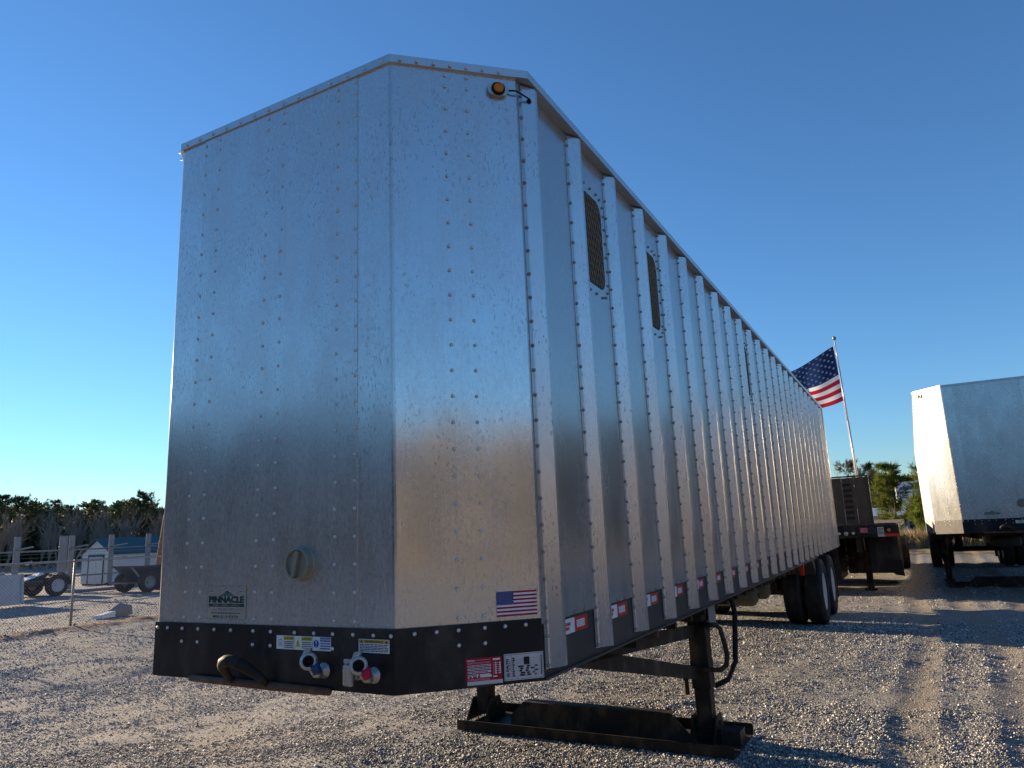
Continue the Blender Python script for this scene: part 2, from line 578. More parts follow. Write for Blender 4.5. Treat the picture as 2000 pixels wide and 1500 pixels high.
# red clay along the fence line and in old puddles
fx = mth(nt, 'SUBTRACT', sx.outputs[0], mth(nt, 'ADD', -14.6, mth(nt, 'MULTIPLY', sx.outputs[1], 0.06)))
near = ramp(nt, mth(nt, 'ADD', mth(nt, 'ABSOLUTE', fx), mth(nt, 'MULTIPLY', mth(nt, 'SUBTRACT', mid, 0.5), 1.6)), 0.25, 0.85, 1.0, 0.0)
clay = mixc(nt, noise(nt, p, 8, 4), (0.20, 0.10, 0.055), (0.34, 0.20, 0.12))
base = mixc(nt, mth(nt, 'MULTIPLY', near, 0.75), base, clay)
patch = mth(nt, 'MULTIPLY', ramp(nt, noise(nt, p, 0.8, 3), 0.60, 0.72), 0.55)
base = mixc(nt, patch, base, (0.25, 0.19, 0.13))
trk = None
for x0_, w_, a_ in ((2.62, 0.20, 0.10), (3.42, 0.22, 0.12), (4.4, 0.28, 0.08)):
    cc = mth(nt, 'ADD', x0_, mth(nt, 'MULTIPLY', mth(nt, 'SINE', mth(nt, 'ADD', mth(nt, 'MULTIPLY', sx.outputs[1], 0.5), x0_)), a_))
    dd_ = mth(nt, 'ADD', mth(nt, 'ABSOLUTE', mth(nt, 'SUBTRACT', sx.outputs[0], cc)), mth(nt, 'MULTIPLY', mth(nt, 'SUBTRACT', mid, 0.5), 0.35))
    mk = ramp(nt, dd_, w_ * 0.5, w_ * 1.25, 1.0, 0.0)
    trk = mk if trk is None else mth(nt, 'MAXIMUM', trk, mk)
base = mixc(nt, mth(nt, 'MULTIPLY', trk, 0.6), base, mixc(nt, noise(nt, p, 22, 4), (0.20, 0.165, 0.13), (0.34, 0.29, 0.225)))
# dead grass and bare earth on the bank
bank = mth(nt, 'MULTIPLY', ramp(nt, sx.outputs[1], 30.5, 33), ramp(nt, sx.outputs[0], -6, -2))
earth = mixc(nt, ramp(nt, noise(nt, p, 1.6, 4), 0.42, 0.58), (0.085, 0.06, 0.04), (0.27, 0.22, 0.11))
base = mixc(nt, bank, base, earth)
field = mth(nt, 'MULTIPLY', ramp(nt, mth(nt, 'ADD', sx.outputs[0], mth(nt, 'MULTIPLY', big, 8)), 24, 30), 0.9)  # unseen tan ground added to warm the trailer side's reflections
base = mixc(nt, field, base, (0.34, 0.26, 0.15))
nt.links.new(base, b.inputs['Base Color'])
b.inputs['Roughness'].default_value = 0.95
b.inputs['Specular IOR Level'].default_value = 0.2
hh = mth(nt, 'ADD', mth(nt, 'MULTIPLY', mth(nt, 'SUBTRACT', 1.0, vor.outputs['Distance']), 0.7), mth(nt, 'MULTIPLY', mth(nt, 'SUBTRACT', 1.0, vor2.outputs['Distance']), 0.3))
bump(nt, b, hh, 0.9, 0.012)
ground = structure(from_arrays('ground', V, F, gm, smooth=True))

# loose crushed stone lying on the ground, nobody could count it
def scatter_stones():
    cx, cy = CAM.x, CAM.y
    sm, nt, b = new_mat('crushed_stone')
    g = nt.nodes.new('ShaderNodeNewGeometry')
    cr = nt.nodes.new('ShaderNodeValToRGB')
    e = cr.color_ramp.elements
    e[0].position, e[0].color = 0.0, (0.07, 0.07, 0.078, 1)
    e[1].position, e[1].color = 1.0, (0.80, 0.77, 0.71, 1)
    for pos, c in ((0.35, (0.16, 0.16, 0.168, 1)), (0.62, (0.32, 0.31, 0.29, 1)), (0.85, (0.50, 0.465, 0.405, 1))):
        k = e.new(pos)
        k.color = c
    nt.links.new(g.outputs['Random Per Island'], cr.inputs[0])
    nt.links.new(cr.outputs[0], b.inputs['Base Color'])
    b.inputs['Roughness'].default_value = 0.85
    def band(n, r0, r1, full):
        r = np.sqrt(rng.uniform(r0 * r0, r1 * r1, n))
        a = rng.uniform(R(-78), R(20), n)
        x, y = cx + r * np.sin(a), cy + r * np.cos(a)
        clump = 0.55 * vnoise(x * 0.9, y * 1.2, 21) + 0.45 * vnoise(x * 3.1, y * 3.4, 22)
        keep = rng.uniform(0, 1, n) < np.clip((clump - 0.26) * 2.8, 0.12, 1.0)
        for x0 in (2.62, 3.42, 4.4):
            keep &= ~((np.abs(x - x0 - 0.1 * np.sin(y * 0.5 + x0)) < 0.19) & (rng.uniform(0, 1, n) < 0.72))
        x, y, r = x[keep], y[keep], r[keep]
        n = len(x)
        size = (0.0042 + 0.0140 * rng.beta(1.3, 4.2, n)) * (1 + 0.05 * np.clip(r - 6, 0, 20))
        size[rng.uniform(0, 1, n) < 0.015] *= 1.7
        if full:
            base = np.array([(1, 0, 0), (0, 1, 0), (-1, 0, 0), (0, -1, 0), (0.15, 0.1, 1), (-0.1, -0.1, -1)], dtype=float)
            tris = np.array([(0, 1, 4), (1, 2, 4), (2, 3, 4), (3, 0, 4), (1, 0, 5), (2, 1, 5), (3, 2, 5), (0, 3, 5)])
        else:
            base = np.array([(1, 0, -0.5), (0, 1, -0.5), (-1, 0, -0.5), (0, -1, -0.5), (0.15, 0.1, 1)], dtype=float)
            tris = np.array([(0, 1, 4), (1, 2, 4), (2, 3, 4), (3, 0, 4)])
        P = base[None] * np.stack([rng.uniform(0.75, 1.5, n), rng.uniform(0.6, 1.1, n), rng.uniform(0.45, 0.95, n)], 1)[:, None, :]
        P += rng.uniform(-0.28, 0.28, P.shape)
        a, t = rng.uniform(0, 2 * np.pi, n), rng.normal(0, 0.45 if full else 0.25, n)
        ct, st = np.cos(t)[:, None], np.sin(t)[:, None]
        y1, z1 = P[..., 1] * ct - P[..., 2] * st, P[..., 1] * st + P[..., 2] * ct
        ca, sa = np.cos(a)[:, None], np.sin(a)[:, None]
        x2, y2 = P[..., 0] * ca - y1 * sa, P[..., 0] * sa + y1 * ca
        P = np.stack([x2, y2, z1], 2) * size[:, None, None]
        P += np.stack([x, y, H(x, y) + size * 0.30], 1)[:, None, :]
        F = (tris[None] + (np.arange(n) * len(base))[:, None, None]).reshape(-1, 3)
        return P.reshape(-1, 3), F
    Vs, Fs, o = [], [], 0
    for args in ((190000, 3.6, 8.0, True), (200000, 8.0, 14.0, False), (60000, 14.0, 20.0, False), (45000, 20.0, 31.0, False)):
        V, F = band(*args)
        Vs.append(V)
        Fs.append(F + o)
        o += len(V)
    ob = from_arrays('gravel', np.concatenate(Vs), np.concatenate(Fs), sm)
    tag(ob, 'loose crushed grey stone covering the yard in front of the trailers', 'gravel', kind='stuff')
scatter_stones()

# ------------------------------------------------------------------ chip trailer
XA, XS, CH = 0.785, 1.2524, 0.4575
HB, HM, HT, LEN = 1.086, 1.3516, 4.11, 14.38
CHD = Vector((XS - XA, CH, 0)).normalized()
CHN = Vector((CHD.y, -CHD.x, 0))
PITCHZ = 0.1235
POST_Y0, POST_DY, NPOST = 0.478, 0.5875, 24
post_ys = [POST_Y0 + POST_DY * k for k in range(NPOST)]
RIV_Z = [4.033] + [3.971 - PITCHZ * i for i in range(22)]

def mirror(mb):
    mb.v = [(-x, y, z) for x, y, z in mb.v]
    mb.f = [f[::-1] for f in mb.f]
    return mb

def offset_line(pts, d):
    """offset an open polyline in plan to its right by d"""
    out = []
    pts = [Vector((q[0], q[1])) for q in pts]
    for i, q in enumerate(pts):
        ns = []
        for a, c in ((i - 1, i), (i, i + 1)):
            if a >= 0 and c < len(pts):
                t = (pts[c] - pts[a]).normalized()
                ns.append(Vector((t.y, -t.x)))
        n = sum(ns, Vector((0, 0)))
        n.normalize()
        out.append(q + n * (d / max(0.3, n.dot(ns[0]))))
    return out

def strip(mb, line, d0, d1, z0, z1, mat):
    """wall of plan polyline between offsets d0 (inner) and d1 (outer)"""
    a, c = offset_line(line, d0), offset_line(line, d1)
    n = len(line)
    v = [(q.x, q.y, z0) for q in a] + [(q.x, q.y, z0) for q in c] + [(q.x, q.y, z1) for q in a] + [(q.x, q.y, z1) for q in c]
    f = []
    for i in range(n - 1):
        j = i + 1
        f += [(n + i, n + j, 3 * n + j, 3 * n + i), (j, i, 2 * n + i, 2 * n + j), (2 * n + i, 3 * n + i, 3 * n + j, 2 * n + j), (i, j, n + j, n + i)]
    f += [(0, n, 3 * n, 2 * n), (n - 1, 3 * n - 1, 4 * n - 1, 2 * n - 1)]
    return mb.add(v, f, mat)

def rounded_rect(cy, cz, w, h, r, n=6):
    pts = []
    for sx, sz, a0 in ((1, 1, 0), (-1, 1, 90), (-1, -1, 180), (1, -1, 270)):
        for k in range(n + 1):
            a = R(a0 + 90 * k / n)
            pts.append((cy + sx * (w / 2 - r) + r * math.cos(a), cz + sz * (h / 2 - r) + r * math.sin(a)))
    return pts

VENTS = {1: 1.425, 3: 2.585, 9: 6.135}

def build_trailer():
    t = thing('chip_trailer')
    z1 = 4.072
    # front sheets
    mb = MB()
    mb.box(-0.577, 0.577, 0.0, 0.012, HM - 0.02, z1, M['front'])
    mb.build('front_panel', t)
    for side in (1, -1):
        mb = MB()
        strip(mb, [(0.55, 0.0035), (XA - 0.012, 0.0035)], -0.010, 0.0, HM - 0.02, z1, M['front_strip'])
        strip(mb, [(XA - 0.012, 0.0035), (XA - 0.003, 0.0065), (XA + 0.006, 0.0125), (XS, CH)], -0.010, 0.0, HM - 0.02, z1, M['corner'])
        if side < 0:
            mirror(mb)
        mb.build('corner_panel', t)
    # rivets of the front
    rv = MB()
    for x in (-0.570, -0.452, -0.060, 0.057, 0.445, 0.5645):
        for z in RIV_Z:
            if x > 0.4 and 1.55 < z < 1.0:
                continue
            rv.dome((x + random.uniform(-.002, .002), 0.0, z + random.uniform(-.002, .002)), (0, -1, 0), 0.0086, 0.0070, M['rivet'])
    rv.build('front_rivets', t, smooth=True, kind='stuff')
    for side in (1, -1):
        rv = MB()
        for s in (0.277, 0.391):
            for z in RIV_Z:
                c = Vector((XA, 0, z)) + CHD * s
                rv.dome(c, CHN, 0.0086, 0.0070, M['rivet'])
        if side < 0:
            mirror(rv)
        rv.build('corner_rivets', t, smooth=True, kind='stuff')
    # cap strip all round the top, roof skin
    line = [(-1.252, LEN), (-1.252, CH), (-XA, 0), (XA, 0), (1.252, CH), (1.252, LEN)]
    ol, il = offset_line(line, 0.060), offset_line(line, -0.06)
    ol[2] = Vector((-XA - 0.004, -0.009))
    ol[3] = Vector((XA + 0.004, -0.009))
    ol[1] = Vector((-1.312, CH + 0.03))
    ol[4] = Vector((1.312, CH + 0.03))
    mb = MB()
    n = 6
    v = [(q.x, q.y, 4.066) for q in il] + [(q.x, q.y, 4.066) for q in ol] + [(q.x, q.y, HT) for q in il] + [(q.x, q.y, HT) for q in ol]
    f = []
    for i in range(n - 1):
        j = i + 1
        f += [(n + i, n + j, 3 * n + j, 3 * n + i), (2 * n + i, 3 * n + i, 3 * n + j, 2 * n + j), (i, j, n + j, n + i), (j, i, 2 * n + i, 2 * n + j)]
    mb.add(v, f, M['cap'])
    mb.build('top_cap', t)
    mb = MB()
    mb.prism([(q.x, q.y) for q in offset_line(line, -0.058)], 4.07, 4.098, M['cap'])
    mb.build('roof', t)
    rv = MB()
    for i in range(14):
        x = -0.735 + i * 0.1135
        rv.dome((x, -0.0092, 4.084), (0, -1, 0), 0.010, 0.008, M['rivet'])
    for side in (1, -1):
        for i in range(7):
            c = Vector((side * (XA + 0.04 + CHD.x * 0.085 * i), CHD.y * (0.055 + 0.085 * i) - 0.010, 4.079))
            rv.dome(c + Vector((side * CHN.x * 0.012, CHN.y * 0.012, 0)), (side * CHN.x, CHN.y, 0), 0.0085, 0.007, M['rivet'])
    rv.build('cap_rivets', t, smooth=True, kind='stuff')
    # added core keeps daylight out; its dark colour stands for shade behind vents
    mb = MB()
    pts = [(q.x, q.y) for q in offset_line(line, -0.055)]
    mb.prism(pts, 1.12, 4.06, M['dark'])
    mb.build('dark_core', t)
    # side sheets, bay by bay
    for side in (1, -1):
        for k in range(NPOST):
            y0 = post_ys[k] + (0.002 if k else -0.02)
            y1 = post_ys[k + 1] + 0.001 if k + 1 < NPOST else LEN
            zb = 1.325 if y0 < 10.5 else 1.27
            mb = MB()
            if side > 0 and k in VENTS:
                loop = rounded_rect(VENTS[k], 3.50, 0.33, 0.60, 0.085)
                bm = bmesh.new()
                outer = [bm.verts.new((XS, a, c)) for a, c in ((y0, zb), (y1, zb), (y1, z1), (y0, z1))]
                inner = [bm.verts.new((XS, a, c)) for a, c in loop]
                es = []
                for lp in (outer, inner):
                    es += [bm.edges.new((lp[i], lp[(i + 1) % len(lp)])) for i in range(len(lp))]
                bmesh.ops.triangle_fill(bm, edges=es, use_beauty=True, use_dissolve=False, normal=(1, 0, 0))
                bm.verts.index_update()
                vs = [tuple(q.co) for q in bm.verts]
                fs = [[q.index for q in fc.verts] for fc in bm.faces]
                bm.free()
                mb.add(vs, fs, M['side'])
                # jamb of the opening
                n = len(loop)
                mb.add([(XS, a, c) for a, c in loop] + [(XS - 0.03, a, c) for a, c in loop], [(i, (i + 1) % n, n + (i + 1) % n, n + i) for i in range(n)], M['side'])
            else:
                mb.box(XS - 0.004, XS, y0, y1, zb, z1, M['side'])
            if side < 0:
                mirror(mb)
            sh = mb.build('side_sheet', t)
            if side > 0 and k in VENTS:
                vm = MB()
                cy, cz = VENTS[k], 3.50
                for q in range(-16, 17):
                    for sl in (1, -1):
                        pts = []
                        for i in range(61):
                            zz = cz - 0.30 + 0.60 * i / 60
                            yy = cy + q * 0.042 + sl * 0.42 * (zz - cz)
                            dz = abs(zz - cz) - (0.30 - 0.085)
                            lim = 0.165 if dz < 0 else 0.165 - 0.085 + math.sqrt(max(0, 0.085 ** 2 - dz * dz))
                            pts.append((yy, zz) if abs(yy - cy) < lim else None)
                        run = [w for w in pts if w]
                        if len(run) > 1:
                            vm.beam((XS - 0.012 - 0.004 * sl, *run[0]), (XS - 0.012 - 0.004 * sl, *run[-1]), 0.0045, 0.007, M['mesh'], up=(1, 0, 0))
                vm.build('vent_mesh', sh, kind='stuff')
                vr = MB()
                lp = rounded_rect(cy, cz, 0.42, 0.70, 0.11, 3)
                per = [Vector((0, a, c)) for a, c in lp]
                for i in range(len(per)):
                    a, c = per[i], per[(i + 1) % len(per)]
                    m = max(1, int((c - a).length / 0.085))
                    for j in range(m):
                        w = a.lerp(c, j / m)
                        if post_ys[k] + 0.16 < w.y < post_ys[k + 1] - 0.015:
                            vr.dome((XS, w.y, w.z), (1, 0, 0), 0.009, 0.011, M['rivet_dark'], 7)
                vr.build('vent_rivets', sh, smooth=True, kind='stuff')
    # hat posts
    for side in (1, -1):
        prof = [(XS + 0.0005, 0.0), (XS + 0.004, 0.0), (XS + 0.004, 0.032), (XS + 0.010, 0.037), (XS + 0.047, 0.097), (XS + 0.051, 0.104), (XS + 0.051, 0.128), (XS + 0.0005, 0.150)]
        mb = MB()
        mb.prism(prof, 1.128, 4.058, M['post'])
        rv = MB()
        for z in [1.143, 1.268, 1.330] + [1.392 + PITCHZ * i for i in range(22)] + [4.032]:
            rv.dome((XS + 0.0035, 0.0205, z), (1, 0, 0), 0.0095, 0.012, M['rivet_dark'], 7)
        if side < 0:
            mirror(mb)
            mirror(rv)
        me_p = me_r = None
        for k, y in enumerate(post_ys):
            if me_p is None:
                po = mb.build('side_post', t)
                ro = rv.build('post_rivets', po, smooth=True, kind='stuff')
                me_p, me_r = po.data, ro.data
            else:
                po = bpy.data.objects.new('side_post', me_p)
                COL.objects.link(po)
                po.parent = t
                ro = bpy.data.objects.new('post_rivets', me_r)
                COL.objects.link(ro)
                ro.parent = po
                ro['kind'] = 'stuff'
            po.location = (0, y, 0)
    # rear frame post
    for side in (1, -1):
        mb = MB()
        x0, x1 = (1.20, 1.308) if side > 0 else (-1.308, -1.20)
        mb.box(x0, x1, LEN - 0.06, LEN + 0.02, 1.15, 4.062, M['post'])
        mb.build('rear_post', t)
    mb = MB()
    mb.box(-1.2, 1.2, LEN - 0.03, LEN, 1.15, 4.06, M['side'])
    mb.build('rear_door', t)
    # black front band
    mb = MB()
    bl = [(-XS, CH), (-XA, 0), (XA, 0), (XS, CH)]
    strip(mb, bl, -0.012, 0.007, HB, HM, M['black'])
    mb.build('front_band', t)
    mb = MB()
    mb.prism([(q.x, q.y) for q in offset_line(bl, -0.014)][::1] + [(1.20, 1.6), (-1.20, 1.6)], HB + 0.004, HB + 0.024, M['steel'])
    mb.build('kingpin_plate', t)
    rv = MB()
    for x in (-0.764, -0.686, -0.570, -0.451, -0.331, -0.212, -0.058, 0.059, 0.212, 0.332, 0.445, 0.562, 0.676, 0.771):
        rv.dome((x, -0.007, 1.3235), (0, -1, 0), 0.0095, 0.008, M['rivet'])
    for x in (-0.570, -0.452, -0.058, 0.059, 0.445):
        rv.dome((x, -0.007, 1.261), (0, -1, 0), 0.0095, 0.008, M['rivet'])
    for side in (1, -1):
        for s, z in ((0.083, 1.3265), (0.179, 1.327), (0.275, 1.3275), (0.392, 1.329), (0.485, 1.329), (0.580, 1.329), (0.275, 1.265), (0.392, 1.265)):
            c = Vector((XA, 0, z)) + CHD * s + CHN * 0.007
            rv.dome((side * c.x, c.y, c.z), (side * CHN.x, CHN.y, 0), 0.0095, 0.008, M['rivet'])
    rv.build('band_rivets', t, smooth=True, kind='stuff')
    # side bottom rails
    for side in (1, -1):
        mb = MB()
        mb.box(1.17, 1.2495, CH + 0.004, 10.72, HB + 0.010, 1.325, M['rail'])
        mb.box(1.14, 1.264, CH + 0.006, 10.72, HB - 0.002, HB + 0.010, M['rail'])
        if side < 0:
            mirror(mb)
        mb.build('bottom_rail', t)
        mb = MB()
        mb.box(1.17, 1.2495, 10.725, LEN - 0.065, 1.20, 1.27, M['rail'])
        # splash plate ahead of the wheels
        mb.add([(1.245, 10.10, HB - 0.003), (1.245, 10.40, HB - 0.003), (1.245, 10.44, 0.84), (0.62, 10.10, HB - 0.003), (0.62, 10.40, HB - 0.003), (0.62, 10.44, 0.84)], [(0, 1, 2), (3, 5, 4), (1, 4, 5, 2), (0, 2, 5, 3), (0, 3, 4, 1)], M['rail'])
        if side < 0:
            mirror(mb)
        mb.build('fender', t)
        rv = MB()
        for k in range(17):
            for o in (0.232, 0.352, 0.471):
                rv.dome((side * (XS), post_ys[k] + o, 1.335), (side, 0, 0), 0.009, 0.010, M['rivet_dark'], 7)
        rv.build('rail_rivets', t, smooth=True, kind='stuff')
    # vent in the nose corner, cap on the front
    k = thing('filler_cap', (0.252, 0, 1.633))
    k.parent = t
    k.empty_display_size = 0.05
    mb = MB()
    mb.lathe((0, 0, 0), (0, -1, 0), [(0.080, 0.0), (0.080, 0.007), (0.075, 0.012), (0.072, 0.034), (0.074, 0.042), (0.071, 0.047), (0.064, 0.048), (0.060, 0.036), (0.0001, 0.038)], M['knob'], 32)
    mb.build('cap_body', k, smooth=False)
    mb = MB()
    d = Vector((math.sin(R(14)), 0, math.cos(R(14))))
    mb.beam(Vector((0, -0.048, 0)) - d * 0.058, Vector((0, -0.048, 0)) + d * 0.058, 0.020, 0.022, M['knob'], up=(0, 1, 0))
    mb.build('cap_grip', k, bevel=0.003)
    # marker lights on both corners
    for side in (1, -1):
        ml = MB()
        c = Vector((XA, 0, 3.982)) + CHD * 0.553 + CHN * 0.001
        pts = []
        for a0, sx in ((-90, 1), (90, -1)):
            for q in range(9):
                a = R(a0 + 180 * q / 8)
                pts.append((sx * 0.022 + 0.040 * math.cos(a) * 0.85, 0.038 * math.sin(a)))
        fr = [c + CHD * x + Vector((0, 0, z)) for x, z in pts]
        bk = [q + CHN * 0.020 for q in fr]
        n = len(fr)
        ml.add(fr + bk, [tuple(range(n))[::-1], tuple(range(n, 2 * n))] + [(i, (i + 1) % n, n + (i + 1) % n, n + i) for i in range(n)][::1], M['castalu'])
        if side < 0:
            mirror(ml)
        lo = ml.build('marker_light', t)
        rb = MB()
        rb.lathe(c + CHN * 0.019, CHN, [(0.036, 0), (0.036, 0.008), (0.031, 0.014), (0.027, 0.010), (0.0001, 0.010)], M['rubber'], 24)
        am = MB()
        am.lathe(c + CHN * 0.028, CHN, [(0.0265, 0.0), (0.025, 0.010), (0.018, 0.013), (0.0165, 0.010), (0.0001, 0.011)], M['amber'], 24)
        wr = MB()
        g = Vector((XS + 0.030, CH + 0.090, 3.974))
        wr.tube([c + CHD * 0.048 + CHN * 0.012, c + CHD * 0.075 + CHN * 0.02, c + CHD * 0.10 + CHN * 0.022 + Vector((0, 0, -0.001)), g + Vector((0.012, -0.012, 0.002)), g], 0.0045, M['rubber'], 6)
        gr = MB()
        gr.dome(g, Vector((0.85, -0.52, 0)), 0.014, 0.012, M['rubber'], 14)
        for q, nm in ((rb, 'lens_ring'), (am, 'amber_lens'), (wr, 'wire'), (gr, 'grommet')):
            if side < 0:
                mirror(q)
            q.build(nm, lo, smooth=nm in ('wire', 'grommet'))
    # coupling loop, rusty bar
    mb = MB()
    pts = []
    for i in range(15):
        a = math.pi * i / 14
        pts.append((-0.045 - 0.115 * math.cos(a) - 0.055 * math.sin(a), -0.035 - 0.075 * math.sin(a), 1.098 + 0.105 * math.sin(a)))
    mb.tube(pts, [0.015 + 0.013 * math.sin(math.pi * i / 14) for i in range(15)], M['steel'], 10)
    mb.build('hose_loop', t, smooth=True)
    mb = MB()
    mb.tube([(-0.47, -0.022, 1.092), (-0.2, -0.024, 1.089), (0.1, -0.022, 1.086), (0.44, -0.020, 1.082)], [0.015, 0.017, 0.019, 0.016], M['rusty'], 10)
    mb.build('scuff_bar', t, smooth=True)
    # gladhands
    def gladhand(x, z, mat, nm):
        g = MB()
        g.lathe((x, -0.007, z), (0, -1, 0), [(0.034, 0), (0.034, 0.008), (0.020, 0.012), (0.018, 0.030)], M['castalu'], 18)
        g.tube([(x, -0.03, z), (x + 0.006, -0.050, z - 0.010), (x + 0.004, -0.066, z - 0.006), (x - 0.006, -0.078, z + 0.020)], [0.016, 0.017, 0.018, 0.018], M['castalu'], 10)
        o = g.build('gladhand', t, smooth=True)
        o['label'] = nm
        g = MB()
        g.tube([(x + 0.010, -0.066, z + 0.000), (x + 0.004, -0.080, z + 0.040)], [0.021, 0.024], mat, 12)
        g.build('gladhand_body', o, smooth=True)
        g = MB()
        hc = Vector((x - 0.016, -0.092, z + 0.052))
        ax = Vector((0.62, -0.76, 0.12))
        g.lathe(hc - ax * 0.012, ax, [(0.034, 0), (0.038, 0.008), (0.038, 0.022), (0.032, 0.028), (0.024, 0.028), (0.022, 0.012)], M['castalu'], 22)
        g.add([hc + Vector((-0.045, 0.0, 0.012)), hc + Vector((-0.028, 0.004, 0.052)), hc + Vector((0.008, 0.004, 0.056)), hc + Vector((-0.004, -0.004, 0.02)),
               hc + Vector((-0.042, 0.014, 0.010)), hc + Vector((-0.026, 0.016, 0.050)), hc + Vector((0.008, 0.016, 0.054)), hc + Vector((-0.004, 0.010, 0.02))],
              [(0, 1, 2, 3), (7, 6, 5, 4), (0, 4, 5, 1), (1, 5, 6, 2), (2, 6, 7, 3), (3, 7, 4, 0)], M['castalu'])
        g.build('gladhand_head', o, smooth=False)
        g = MB()
        g.lathe(hc - ax * 0.010, ax, [(0.0245, 0.0), (0.0245, 0.034), (0.018, 0.034), (0.010, 0.016), (0.0001, 0.016)], M['rubber'], 18)
        g.build('gladhand_seal', o, smooth=False)
    gladhand(0.400, 1.168, M['blueglad'], 'gladhand coupling with a dark blue body')
    gladhand(0.682, 1.163, M['redglad'], 'gladhand coupling with a red body')
    # seven-pin socket
    g = MB()
    g.lathe((0.598, -0.007, 1.185), (0, -1, 0), [(0.046, 0), (0.046, 0.012), (0.040, 0.02), (0.040, 0.055), (0.043, 0.060)], M['castalu'], 20)
    so = g.build('power_socket', t, smooth=False)
    g = MB()
    g.prism([(0.566, -0.082), (0.622, -0.090), (0.624, -0.070), (0.568, -0.066)], 1.125, 1.212, M['castalu'])
    g.build('socket_lid', so, bevel=0.010)
    g = MB()
    g.box(0.566, 0.622, -0.074, -0.058, 1.216, 1.234, M['castalu'])
    g.build('socket_hinge', so, bevel=0.004)

    # ---- prints
    # dealer sticker
    p = Print((-0.397, 0, 1.372), (1, 0, 0), (0, 0, 1))
    w, h = 0.278, 0.160
    p.rect(0, 0, w, h, M['sticker'], 0)
    for a in ((0, 0, w, 0.0012), (0, h - 0.0012, w, h), (0, 0.0012, 0.0012, h - 0.0012), (w - 0.0012, 0.0012, w, h - 0.0012)):
        p.rect(*a, M['greenlite'], 1)
    p.poly([(0.09, 0.112), (0.142, 0.136), (0.196, 0.112)], M['greenlite'], 1)
    p.poly([(0.125, 0.1285), (0.142, 0.1365), (0.159, 0.1285), (0.149, 0.126), (0.142, 0.130), (0.134, 0.126)], M['green'], 2)
    p.text('PINNACLE', 0.012, 0.078, 0.262, 0.111, M['green'], 3, 0.045)
    p.rect(0.010, 0.060, 0.264, 0.0745, M['green'], 1)
    p.text('SALES  •  PARTS  •  SERVICE', 0.042, 0.0635, 0.232, 0.0715, M['sticker'], 2, 0.01)
    p.rect(0.018, 0.047, 0.070, 0.0478, M['greenlite'], 1)
    p.rect(0.205, 0.047, 0.252, 0.0478, M['greenlite'], 1)
    p.text('We Know Trailers', 0.078, 0.0455, 0.197, 0.0545, M['greenlite'], 1)
    p.rect(0.018, 0.0405, 0.252, 0.0413, M['greenlite'], 1)
    p.text('www.pinnacletrailers.com', 0.030, 0.0235, 0.240, 0.0355, M['green'], 1, 0.01)
    p.text('800-513-0373', 0.042, 0.007, 0.222, 0.0185, M['green'], 1, 0.03)
    for a in ((0.012, 0.128, 0.052, 0.138), (0.108, 0.144, 0.158, 0.154), (0.228, 0.128, 0.254, 0.138)):
        p.rect(*a, M['silver'], 1)
        p.lines(a[0] + 0.004, a[1] + 0.002, a[2] - 0.004, a[3] - 0.002, 1, M['green'], 2, 0.6, 3)
    p.build('dealer_sticker', t)
    # caution, caution, notice
    p = Print((0.099, -0.007, 1.249), (1, 0, 0), (0, 0, 1))
    w, h = 0.336, 0.060
    p.rect(0, 0, w, h, M['white'], 0)
    c3 = w / 3
    for i in range(3):
        x = i * c3
        if i:
            p.rect(x - 0.0012, 0, x + 0.0012, h, M['ink'], 1)
        p.rect(x + 0.046, 0.002, x + 0.0465, h - 0.002, M['ink'], 1)
        hm = M['noticeblue'] if i == 2 else M['yellow']
        p.rect(x + 0.048, h - 0.020, x + c3 - 0.003, h - 0.002, hm, 1)
        p.text(('CAUTION', 'CAUTION', 'NOTICE')[i], x + (0.060 if i < 2 else 0.052), h - 0.016, x + c3 - 0.006, h - 0.006, M['white'] if i == 2 else M['ink'], 2, 0.02)
        if i < 2:
            p.poly([(x + 0.050, h - 0.017), (x + 0.0585, h - 0.017), (x + 0.0542, h - 0.0065)], M['ink'], 2)
        p.lines(x + 0.050, 0.005, x + c3 - 0.005, h - 0.023, 3 if i == 2 else 4, M['noticeblue'] if i == 2 else M['ink'], 1, 0.5, 10 + i)
    p.poly([(0.010, 0.036), (0.023, 0.046), (0.040, 0.040), (0.040, 0.037), (0.023, 0.043), (0.010, 0.033)], M['noticeblue'], 1)
    p.rect(0.013, 0.012, 0.037, 0.033, M['silver'], 1)
    p.poly([(c3 + 0.006, 0.012), (c3 + 0.042, 0.012), (c3 + 0.024, 0.047)], M['yellow'], 1)
    p.poly([(c3 + 0.0225, 0.024), (c3 + 0.0255, 0.024), (c3 + 0.0265, 0.038), (c3 + 0.0215, 0.038)], M['ink'], 2)
    p.disc(c3 + 0.024, 0.0185, 0.002, M['ink'], 2)
    p.disc(2 * c3 + 0.024, 0.030, 0.0165, M['noticeblue'], 1)
    p.poly([(2 * c3 + 0.0225, 0.026), (2 * c3 + 0.0255, 0.026), (2 * c3 + 0.027, 0.043), (2 * c3 + 0.021, 0.043)], M['white'], 2)
    p.disc(2 * c3 + 0.024, 0.0205, 0.0024, M['white'], 2)
    p.build('caution_label', t)
    # warning label
    p = Print((0.594, -0.007, 1.252), (1, 0, 0), (0, 0, 1))
    w, h = 0.169, 0.056
    p.rect(0, 0, w, h, M['white'], 0)
    p.rect(0.002, h - 0.017, w - 0.002, h - 0.002, M['orange'], 1)
    p.text('WARNING', 0.034, h - 0.0145, w - 0.034, h - 0.0045, M['ink'], 2, 0.02)
    for x in (0.016, w - 0.016):
        p.poly([(x - 0.007, h - 0.0150), (x + 0.007, h - 0.0150), (x, h - 0.0035)], M['ink'], 2)
    p.lines(0.006, 0.004, w - 0.006, h - 0.019, 5, M['ink'], 1, 0.5, 21)
    p.build('warning_label', t)
